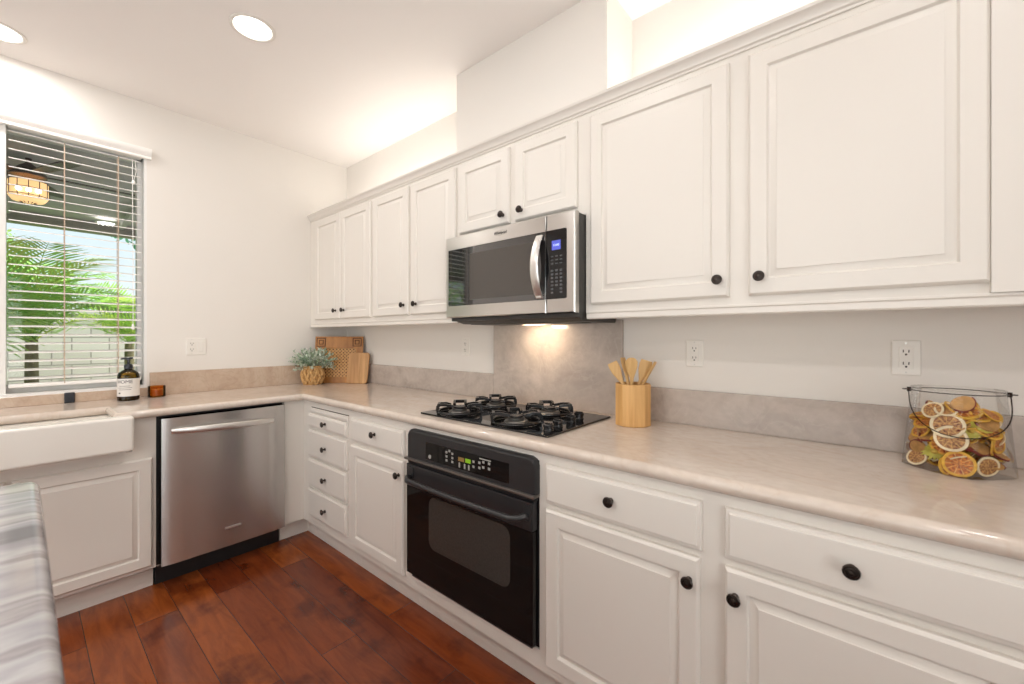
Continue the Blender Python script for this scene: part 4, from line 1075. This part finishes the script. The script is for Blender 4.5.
# ------------------------------------------------------------------ utensil holder
t = thing('utensil_holder', 'faceted bamboo utensil holder right of the cooktop', 'utensil holder', (2.600, -0.155, 0.9145))
mb = MB()
NS = 10; ro = 0.072; ri = 0.064; h = 0.168
ringf = lambda r_, z_: [(r_ * math.cos(2 * PI * (i + .25) / NS), r_ * math.sin(2 * PI * (i + .25) / NS), z_) for i in range(NS)]
mb.loft([ringf(ro - .002, 0), ringf(ro, .002), ringf(ro, h - .002), ringf(ro - .002, h), ringf(ri + .001, h), ringf(ri, h - .001), ringf(ri, .008)])
mb.build('bamboo_cup', 'bamboo', t, smooth=15)
UB_ = (2.600, -0.155)
def utensil(kind, foot, top, w, lean_rot, label):
    """foot/top: xyz offsets in the cup; blade in upper part"""
    f = Vector(foot); tp = Vector(top); ax = (tp - f); L = ax.length; ax.normalize()
    t = thing('wooden_' + kind, label, 'utensil', (UB_[0] + f.x, UB_[1] + f.y, 0.9145 + f.z))
    # frame: z along axis, x across facing the camera
    vd = Vector((0.72, -1.55, 0)).normalized()
    xx = vd.cross(ax).normalized(); xx = (Matrix.Rotation(lean_rot, 4, ax) @ xx); yy = ax.cross(xx)
    mtx = Matrix((xx, yy, ax)).transposed().to_4x4()
    mb = MB(); hb = L - 0.085
    secs = [(0, .006, .005), (0.02, .0068, .0055), (hb - .02, .0068, .0055), (hb, .0085, .0048), (hb + .02, w * .62, .0036), (hb + .045, w * .92, .003), (hb + .068, w, .0028), (L - .004, w * (.94 if kind != 'spoon' else .62), .0026), (L, w * (.86 if kind != 'spoon' else .3), .0015)]
    loops = []
    for z_, a_, b_ in secs:
        loops.append([tuple(mtx @ Vector((a_ * math.copysign(abs(math.cos(v)) ** .7, math.cos(v)), b_ * math.sin(v), z_))) for v in [2 * PI * i / 14 for i in range(14)]])
    mb.loft(loops); mb.build('handle_and_blade', 'bamboo_utensil', t)
    return t
utensil('spatula', (0.028, 0.020, .012), (-0.078, -0.028, .252), .022, 0.2, 'broad wooden spatula tilted farthest left in the utensil holder')
utensil('turner', (0.022, -0.010, .012), (-0.046, 0.004, .272), .017, 0.9, 'narrow wooden turner seen edge-on, second from left in the holder')
utensil('spoon', (-0.010, 0.020, .012), (0.002, -0.018, .274), .025, 0.0, 'rounded wooden spoon standing upright in the middle of the holder')
utensil('spatula', (-0.020, 0.000, .012), (0.046, 0.034, .262), .025, 0.1, 'flat-topped wooden spatula standing at the right in the holder')
utensil('turner', (-0.036, -0.022, .012), (0.084, 0.030, .258), .013, 1.1, 'slim wooden turner leaning farthest right in the utensil holder')

# ------------------------------------------------------------------ glass purse jar with dried fruit
JX, JY, JZ = 3.513, -0.157, 0.9145
t = thing('glass_jar', 'clear purse-shaped glass jar with wire handle, full of dried fruit', 'jar', (JX, JY, JZ))
RIM = 0.216
def jar_ring(q, i=0.0, n=56):
    """q 0..1 height; base is lens shaped with pointed ends, rim is oval"""
    out_ = []
    rx = 0.108 * (1 - q) + 0.088 * q - i; ry = 0.088 * (1 - q) + 0.078 * q - i
    pz = max(0, 1 - q * 1.35)
    for k in range(n):
        a = 2 * PI * k / n
        ex = math.cos(a); ey = math.sin(a)
        # lens: y shrinks near the ends
        ylens = math.copysign((1 - abs(ex) ** 1.6), ey) if abs(ey) > 1e-6 else 0
        y = (ylens * pz + ey * (1 - pz)) * ry; x = ex * rx
        if q == 0: pass
        out_.append((x, y, q * RIM))
    return out_
mb = MB()
qs = [0, 0.01, 0.04, 0.12, 0.25, 0.4, 0.6, 0.8, 0.95, 1.0]
lo = []
for q in qs:
    i_ = 0.006 if q == 0 else 0.0
    lo.append(jar_ring(q, i_))
mb.loft(lo, True, False)
lip = [[(x * s4, y * s4, z + dz) for x, y, z in jar_ring(1.0)] for s4, dz in ((1.0, 0), (1.02, .002), (1.01, .005), (0.985, .004), (0.98, 0))]
mb.loft(lip, False, False)
mb.build('glass', 'jar_glass', t, smooth=50)
mb = MB()
ringp = [(x * 1.035, y * 1.035, RIM - 0.004) for x, y, z in jar_ring(1.0)]
mb.tube(ringp, 0.0013, 6, closed=True)
for sx in (-1, 1):
    mb.tube([(sx * (0.0915 + 0.007 + 0.007 * math.cos(a)), -0.004 + 0.006 * math.sin(a), RIM - .004) for a in [2 * PI * i / 12 for i in range(12)]], 0.0013, 6, closed=True)
    mb.lathe([(0.0045, -0.006), (0.0045, 0.006)], (sx * 0.0925, -0.004, RIM - .004), n=10)
mb.build('wire_rim', 'wire', t)
mb = MB(); pts = []
for i in range(33):
    a = PI * i / 32; x = -0.0935 * math.cos(a); s5 = math.sin(a)
    pts.append((x, -0.006 - 0.088 * s5 ** .8, RIM - .004 - 0.108 * s5 ** .62))
mb.tube(pts, 0.0014, 6); mb.build('bail_handle', 'wire', t)

def slice_thing(kind, loc, nrm, r, label, grp=None, spin=0.0):
    names = dict(white=('dried_citrus_slice', 'citrus slice', 'rind_white', 'pulp_brown'), orange=('dried_orange_slice', 'orange slice', 'rind_orange', 'pulp_orange'))
    n3 = Vector(nrm).normalized(); q = n3.to_track_quat('Z', 'Y')
    if kind in names:
        nm, cat, rind, plp = names[kind]
        key = kind
        if key not in PROTO:
            me_ = []
            mb = MB(); R0 = 1.0
            th = .07
            loops = []
            for (rr, hh) in ((.80, -th * .8), (.97, -th), (1.0, -th * .5), (1.0, th * .5), (.97, th), (.80, th * .8)):
                loops.append([(rr * (1 + .02 * math.sin(3 * a)) * math.cos(a), rr * (1 + .03 * math.sin(2 * a + 1)) * math.sin(a), hh + .06 * math.sin(2 * a)) for a in [2 * PI * i / 28 for i in range(28)]])
            loops.append(loops[0])
            mb.loft(loops, False, False); o1 = mb.build('rind', rind)
            mb = MB()
            ls = []
            for (rr, hh) in ((.02, -th * .45), (.5, -th * .6), (.84, -th * .6), (.84, th * .6), (.5, th * .45), (.02, th * .4)):
                ls.append([(rr * math.cos(a), rr * math.sin(a), hh + .06 * rr * math.sin(2 * a)) for a in [2 * PI * i / 28 for i in range(28)]])
            mb.loft(ls); o2 = mb.build('pulp', plp)
            PROTO[key] = (o1.data, o2.data)
            bpy.data.objects.remove(o1); bpy.data.objects.remove(o2)
        o = thing(nm, label, cat, loc, 0, grp); o.rotation_mode = 'QUATERNION'
        o.rotation_quaternion = q @ Matrix.Rotation(spin, 4, 'Z').to_quaternion(); o.scale = (r, r, r)
        for nm2, me2 in (('rind', PROTO[key][0]), ('pulp', PROTO[key][1])):
            c_ = bpy.data.objects.new(nm2, me2); COL.objects.link(c_); c_.parent = o
        return o
    nm, cat, fm, sm = dict(apple=('dried_apple_slice', 'apple slice', 'apple_flesh', 'apple_skin'), yellow=('dried_mango_piece', 'dried fruit piece', 'dry_yellow', 'rind_orange'))[kind]
    if kind not in PROTO:
        mb = MB(); th = .10; ls = []
        for (rr, hh) in ((.02, -th), (.9, -th), (.95, 0), (.9, th), (.02, th)):
            ls.append([(rr * math.cos(a) * (1.0), rr * math.sin(a) * .78, hh + .16 * rr * math.cos(a) ** 2) for a in [2 * PI * i / 24 for i in range(24)]])
        mb.loft(ls); o1 = mb.build('flesh', fm)
        mb = MB(); lp = []
        for (rr, hh) in ((.90, -th * 1.05), (1.0, -th * .9), (1.0, th * .9), (.90, th * 1.05)):
            lp.append([(rr * math.cos(a), rr * math.sin(a) * .78, hh + .16 * rr * math.cos(a) ** 2) for a in [PI * i / 16 for i in range(17)]])
        mb.loft(lp, False, False, closed=False); o2 = mb.build('skin', sm)
        PROTO[kind] = (o1.data, o2.data); bpy.data.objects.remove(o1); bpy.data.objects.remove(o2)
    o = thing(nm, label, cat, loc, 0, grp); o.rotation_mode = 'QUATERNION'
    o.rotation_quaternion = q @ Matrix.Rotation(spin, 4, 'Z').to_quaternion(); o.scale = (r, r, r)
    for nm2, me2 in (('flesh', PROTO[kind][0]), ('skin', PROTO[kind][1])):
        c_ = bpy.data.objects.new(nm2, me2); COL.objects.link(c_); c_.parent = o
    return o
PROTO = {}
def inside(phi, z, s=0.80):
    """point just inside the glass; z absolute"""
    q = (z - JZ) / RIM; a = R(phi)
    rx = 0.108 * (1 - q) + 0.088 * q; ry = 0.088 * (1 - q) + 0.078 * q; pz = max(0, 1 - q * 1.35)
    ex, ey = math.cos(a), math.sin(a)
    yl = math.copysign(1 - abs(ex) ** 1.6, ey)
    return Vector((JX + ex * rx * s, JY + (yl * pz + ey * (1 - pz)) * ry * s, z)), Vector((ex * .8, ey, 0))
front = [
 ('white', -107, 1.043, .0335, .87, (0, .25), 'white-rimmed dried citrus slice high in the middle of the jar'),
 ('white', -102, 1.011, .0330, .92, (0, .15), 'white-rimmed dried citrus slice just below another, centre of the jar'),
 ('orange', -93, 0.949, .0325, .88, (0, .1), 'orange-rimmed dried slice low in the front of the jar'),
 ('orange', -97, 0.938, .0320, .74, (0, -.1), 'orange slice half hidden behind the low front orange slice'),
 ('white', -150, 0.942, .0240, .86, (.3, .3), 'tilted pale citrus slice at the lower left corner of the jar'),
 ('white', -60, 0.947, .0265, .90, (.2, -.1), 'tilted pale citrus slice at the lower right front of the jar'),
 ('white', -133, 1.078, .0240, .78, (0, .6), 'pale citrus slice at the upper left of the jar contents'),
 ('white', -113, 1.083, .0230, .70, (0, 1.0), 'pale citrus slice lying flatter near the top of the pile'),
 ('orange', -112, 0.990, .0300, .78, (0, -.3), 'orange slice peeking out under the two white-rimmed slices'),
 ('orange', -150, 1.045, .0300, .72, (0, .9), 'orange slice on its edge at the left, below the upper left citrus'),
 ('orange', -160, 1.020, .0280, .74, (0, .5), 'orange slice against the left side of the jar, above the apple'),
 ('apple', -84, 1.098, .0280, .55, (0, .8), 'brown dried apple slice on the very top of the pile'),
 ('orange', -80, 1.082, .0330, .55, (0, 1.8), 'thin orange slice lying flat under the top apple slice'),
 ('orange', -62, 1.072, .0330, .55, (0, 2.2), 'thin orange slice lying flat at the upper right of the pile'),
 ('apple', -50, 1.052, .0280, .76, (0, .9), 'brown dried apple slice at the right, below the rim'),
 ('orange', -48, 1.036, .0290, .74, (0, 1.3), 'orange slice under the right-hand brown apple slice'),
 ('orange', -30, 1.005, .0270, .82, (.2, 0), 'upright orange slice on edge at the right side of the jar'),
 ('orange', -42, 1.000, .0270, .80, (1.6, 0), 'second upright orange slice on edge at the right side'),
 ('apple', -66, 0.990, .0300, .72, (.8, 1.6), 'reddish dried apple slice slanting in the lower right'),
 ('apple', -78, 0.995, .0290, .60, (.6, 2.0), 'dark dried apple slice right of the low front orange slice'),
 ('apple', -45, 0.955, .0270, .75, (.3, 1.2), 'brown dried slice in the bottom right corner of the jar'),
 ('apple', -166, 0.998, .0260, .80, (0, .2), 'brown dried apple slice against the left glass'),
 ('apple', -150, 0.973, .0240, .84, (.3, -.3), 'brown dried apple wedge above the lower left citrus slice'),
 ('apple', -140, 1.005, .0270, .72, (.2, 1.2), 'reddish apple slice just left of the white-rimmed slices'),
 ('apple', -30, 0.975, .0230, .80, (.1, 1.2), 'small brown slice low against the right glass'),
]
for kd, phi, z, r_, s6, (dx_, dz_), lb in front:
    p, n3 = inside(phi, z, s6)
    dv = Vector((n3.x + dx_, n3.y, dz_))
    slice_thing(kd, p, dv, r_, lb, None, phi)
# leafy yellow-green dried pods
def pod(phi, z, s6, size, label):
    p, n3 = inside(phi, z, s6)
    t_ = thing('dried_flower', label, 'dried flower', p)
    mb = MB(); rg = random.Random(int(z * 1000))
    for j in range(20):
        a = 2 * PI * j / 20; d = Vector((math.cos(a), -.5 + rg.uniform(-.3, .3), math.sin(a) * .8)).normalized()
        side = d.cross(Vector((0, -1, 0))).normalized(); L = size * rg.uniform(.7, 1.1); w_ = size * .16
        ls = []
        for q, ww in ((0, .5), (.3, 1), (.7, .8), (1, .12)):
            c_ = d * L * q + Vector((0, .006 * q * q, 0)); nn = side.cross(d)
            ls.append([c_ + side * w_ * ww, c_ - nn * w_ * .25 * ww, c_ - side * w_ * ww, c_ + nn * w_ * .25 * ww])
        mb.loft(ls)
    mb.build('petals', 'dry_green', t_)
    mb = MB(); mb.lathe([(.001, -.006), (.006, -.004), (.008, .002), (.005, .007), (.001, .009)], (0, -.004, 0), '-y', 10); mb.build('heart', 'dry_yellow', t_)
pod(-72, 1.035, .66, .036, 'yellow-green dried flower right of the white-rimmed slices')
pod(-128, 0.968, .72, .028, 'yellow-green dried flower low at the left of the jar')
# filling behind the front layer
rg = random.Random(11); kinds = ['orange', 'apple', 'orange', 'orange', 'white', 'orange']
for k in range(105):
    z = 0.938 + (k / 105) * 0.150; a = rg.uniform(0, 360); s7 = rg.uniform(0.05, 0.74) if math.sin(R(a)) < 0.3 else rg.uniform(0, .6)
    p, _ = inside(a, z, s7)
    kd = kinds[k % 6]; nr = Vector((rg.uniform(-.7, .7), rg.uniform(-.9, .3), rg.uniform(.1, 1)))
    slice_thing(kd, p, nr, rg.uniform(.020, .025), {'orange': 'dried orange slice packed in the middle of the jar', 'apple': 'brown dried apple slice packed in the middle of the jar', 'white': 'pale citrus slice packed in the middle of the jar'}[kd],
                {'orange': 'orange slices packed inside', 'apple': 'apple slices packed inside', 'white': 'citrus slices packed inside'}[kd], rg.uniform(0, 6))

# ------------------------------------------------------------------ outside: patio, garden
gr = MB(); gr.box(-16, -T, -14, 8, -0.25, -0.1); tag(gr.build('patio_ground', 'patio_ground'), 'grey-beige patio paving outside the window', 'ground'); bpy.data.objects['patio_ground']['kind'] = 'structure'
mb = MB(); mb.box(-3.85, -T, -7, 4, 2.65, 2.75)
for k in range(12):
    y = -6.4 + k * 0.9; mb.box(-3.7, -T, y, y + 0.05, 2.60, 2.65)
t = tag(mb.build('patio_roof', 'patio_ceiling', None, (0, 0, 0)), 'dark grey covered patio roof seen through the blinds', 'roof'); t['kind'] = 'structure'
mb = MB(); mb.box(-3.86, -3.70, -7, 4, 2.528, 2.66); o = tag(mb.build('roof_beam', 'patio_beam'), 'brown beam along the outer edge of the patio roof', 'beam')
mb = MB(); mb.box(-6.25, -6.05, -12, 7, -0.1, 1.62); mb.box(-6.28, -6.02, -12, 7, 1.62, 1.68, 0.01)
o = tag(mb.build('garden_wall', 'block_wall'), 'grey concrete block garden wall behind the palms', 'wall')
t = thing('patio_downlight', 'small round downlight in the patio roof', 'light', (-3.40, -1.131, 2.60)); 
mb = MB(); mb.lathe([(0.09, 0.0), (0.095, -0.006), (0.075, -0.008), (0.075, 0)], n=24, cap0=False, cap1=False); mb.build('trim_ring', 'white_plastic', t)
mb = MB(); mb.lathe([(0.075, -0.002), (0.001, -0.003)], n=24, cap0=False); mb.build('lens', 'lamp_lens', t)
# fan with caged lantern
FXX, FYY = -1.6, -1.735
sF = 1.088
t = thing('patio_fan', 'dark patio ceiling fan with glowing caged lantern', 'ceiling fan', (FXX, FYY, 2.42))
mb = MB(); mb.lathe([(0.018, 0.24), (0.018, 0.10)], n=14); mb.lathe([(0.02, 0.19), (0.045, 0.17), (0.085, 0.13), (0.10, 0.11), (0.10, 0.09), (0.05, 0.085)], n=28); mb.build('motor_housing', 'fan_dark', t)
for k in range(5):
    a = 2 * PI * k / 5 + 0.35
    mb = MB(); c_, s2 = math.cos(a), math.sin(a)
    ls = []
    for r_, w_ in ((0.10, .02), (0.16, .045), (0.35, .062), (0.58, .060), (0.62, .04)):
        o3 = Vector((c_ * r_, s2 * r_, 0.105)); sd = Vector((-s2, c_, 0.18)) * w_
        ls.append([o3 + sd, o3 - sd, o3 - sd + Vector((0, 0, .008)), o3 + sd + Vector((0, 0, .008))])
    mb.loft(ls); mb.build('blade', 'fan_dark', t)
mb = MB(); mb.lathe([(0.095, 0.055), (0.105, 0.04), (0.105, -0.07), (0.085, -0.10), (0.02, -0.115)], n=32, cap0=False); mb.build('lantern_shade', 'fan_glow', t)
for q in (-1, 0, 1):
    mb = MB(); mb.lathe([(0.002, -.018), (0.013, -.010), (0.016, 0), (0.012, .012), (0.002, .018)], (0.108, q * 0.05, -0.035), n=12); mb.build('bulb', 'bulb', t)
mb = MB()
for z_ in (0.045, -0.01, -0.066): mb.tube([(0.111 * math.cos(2 * PI * i / 32), 0.111 * math.sin(2 * PI * i / 32), z_) for i in range(32)], 0.0025, 6, closed=True)
for k in range(12):
    a = 2 * PI * k / 12; mb.tube([(0.111 * math.cos(a), 0.111 * math.sin(a), 0.05), (0.111 * math.cos(a), 0.111 * math.sin(a), -0.068), (0.03 * math.cos(a), 0.03 * math.sin(a), -0.118)], 0.0025, 6)
mb.build('cage', 'fan_dark', t)

# palms
def frond_mesh(seed, L, m):
    rg = random.Random(seed); mb = MB(); pts = []
    N = 26
    for i in range(N + 1):
        q = i / N; pts.append(Vector((L * (q - 0.12 * q ** 3), 0, L * (0.75 * q - 0.70 * q * q))))
    mb.tube(pts, [0.012 * (1 - .8 * i / N) for i in range(N + 1)], 5)
    for i in range(3, N):
        q = i / N; p = pts[i]; d = (pts[i + 1] - pts[i - 1]).normalized()
        for s2 in (-1, 1):
            ll = L * .36 * math.sin(PI * (0.12 + q * .8)) * rg.uniform(.85, 1.1)
            out_ = (Vector((0, s2, 0)) * 1.0 + d * (0.55 + q * .5) + Vector((0, 0, rg.uniform(-.05, .28)))).normalized()
            w_ = 0.011 + 0.006 * math.sin(PI * q)
            nrm = out_.cross(d).normalized(); wd = out_.cross(nrm).normalized() * w_
            a_ = p; b_ = p + out_ * ll * .5 + Vector((0, 0, ll * .02)); c_ = p + out_ * ll + Vector((0, 0, -ll * .22))
            vs = [mb.bm.verts.new(v) for v in (a_ + wd * .4, a_ - wd * .4, b_ - wd, c_, b_ + wd)]
            mb.bm.faces.new((vs[0], vs[1], vs[2], vs[4])); mb.bm.faces.new((vs[4], vs[2], vs[3]))
    o = mb.build('frond', m); me = o.data; bpy.data.objects.remove(o); return me
FR = [frond_mesh(1, 1.55, 'palm_leaf'), frond_mesh(2, 1.55, 'palm_leaf_light'), frond_mesh(3, 1.4, 'palm_leaf')]
def palm(x, y, h, n, label, sc=1.0, seed=0, up=0.0, stems=1):
    t = thing('palm_tree', label, 'palm', (x, y, -0.1)); rg = random.Random(seed)
    for j in range(stems):
        a = 2 * PI * j / max(1, stems); ox, oy = (0.10 * math.cos(a), 0.10 * math.sin(a)) if stems > 1 else (0, 0)
        mb = MB(); mb.tube([(ox, oy, 0), (ox * 1.3, oy * 1.3, h * .5), (ox * 2.0, oy * 2.0, h)], [0.07 if stems == 1 else .045, 0.06 if stems == 1 else .04, 0.05 if stems == 1 else .03], 12); mb.build('trunk', 'palm_trunk', t)
    for k in range(n):
        a = k * 2.39996 + rg.uniform(-.2, .2); el = -0.35 - 0.95 * (1 - k / n) + up * .5
        me = FR[k % 3]
        o = bpy.data.objects.new('frond', me); COL.objects.link(o); o.parent = t
        j = k % stems; aj = 2 * PI * j / max(1, stems); ox, oy = (0.20 * math.cos(aj), 0.20 * math.sin(aj)) if stems > 1 else (0, 0)
        o.location = (ox, oy, h - .03)
        tilt = -R(68) * (k / n) ** .7 + R(6)
        o.rotation_euler = (rg.uniform(-.3, .3), tilt, a)
        s8 = sc * rg.uniform(.8, 1.1); o.scale = (s8,) * 3
    return t
palm(-4.0, -1.69, 1.34, 22, 'palm with thick trunk nearest the window', 0.96, 1)
palm(-4.85, -0.75, 1.30, 22, 'low palm with arching yellow-green fronds right of the nearest palm', 0.66, 2)
palm(-5.0, -2.75, 1.9, 26, 'tall palm at the left side of the window view', 0.90, 3)
palm(-3.9, -5.1, 1.1, 26, 'multi-stem palm far to the left in the garden', 1.05, 4, stems=3)

def leafy(name, label, cat, x, y, z0, zc, rx, ry, rz_, nleaf, m, trunk=True, seed=0, ls=.05):
    t = thing(name, label, cat, (x, y, -0.1)); rg = random.Random(seed)
    if trunk:
        mb = MB(); mb.tube([(0, 0, 0), (.05, .03, zc * .5), (0, 0, zc)], [.09, .07, .04], 10)
        for k in range(7):
            a = 2.4 * k; mb.tube([(0, 0, zc * (.55 + .06 * k)), (rx * .5 * math.cos(a), ry * .5 * math.sin(a), zc + rz_ * .3), (rx * .85 * math.cos(a), ry * .85 * math.sin(a), zc + rz_ * .5 * math.sin(k))], [.03, .02, .006], 6)
        mb.build('trunk', 'bark', t)
    mb = MB()
    for k in range(nleaf):
        u = Vector((rg.gauss(0, 1), rg.gauss(0, 1), rg.gauss(0, 1))).normalized() * rg.random() ** .4
        p = Vector((u.x * rx, u.y * ry, zc + u.z * rz_))
        leaf(mb, p, Vector((rg.uniform(-1, 1), rg.uniform(-1, 1), rg.uniform(-1, .6))), ls * rg.uniform(.7, 1.4), ls * .3, Vector((rg.uniform(-1, 1), rg.uniform(-1, 1), 1)))
    mb.build('foliage', m, t)
leafy('garden_tree', 'blue-green leafy tree behind the garden wall at right', 'tree', -8.2, 0.6, 0, 3.9, 1.5, 1.5, 0.75, 900, 'tree_leaf', seed=1, ls=.13)
leafy('garden_tree', 'bright green leafy tree behind the garden wall at left', 'tree', -9.0, -3.6, 0, 2.9, 1.4, 1.9, 1.3, 5200, 'tree_bright', seed=2, ls=.085)
leafy('garden_shrub', 'low green shrub mass behind the wall below the sky', 'shrub', -7.6, 0.2, 0, 1.55, 0.7, 1.9, 0.55, 4200, 'shrub_leaf', trunk=True, seed=4, ls=.07)
leafy('garden_tree', 'dense bright green tree far to the left in the garden', 'tree', -5.0, -7.6, 0, 2.2, 1.0, 1.9, 1.6, 5200, 'tree_bright', seed=7, ls=.085)
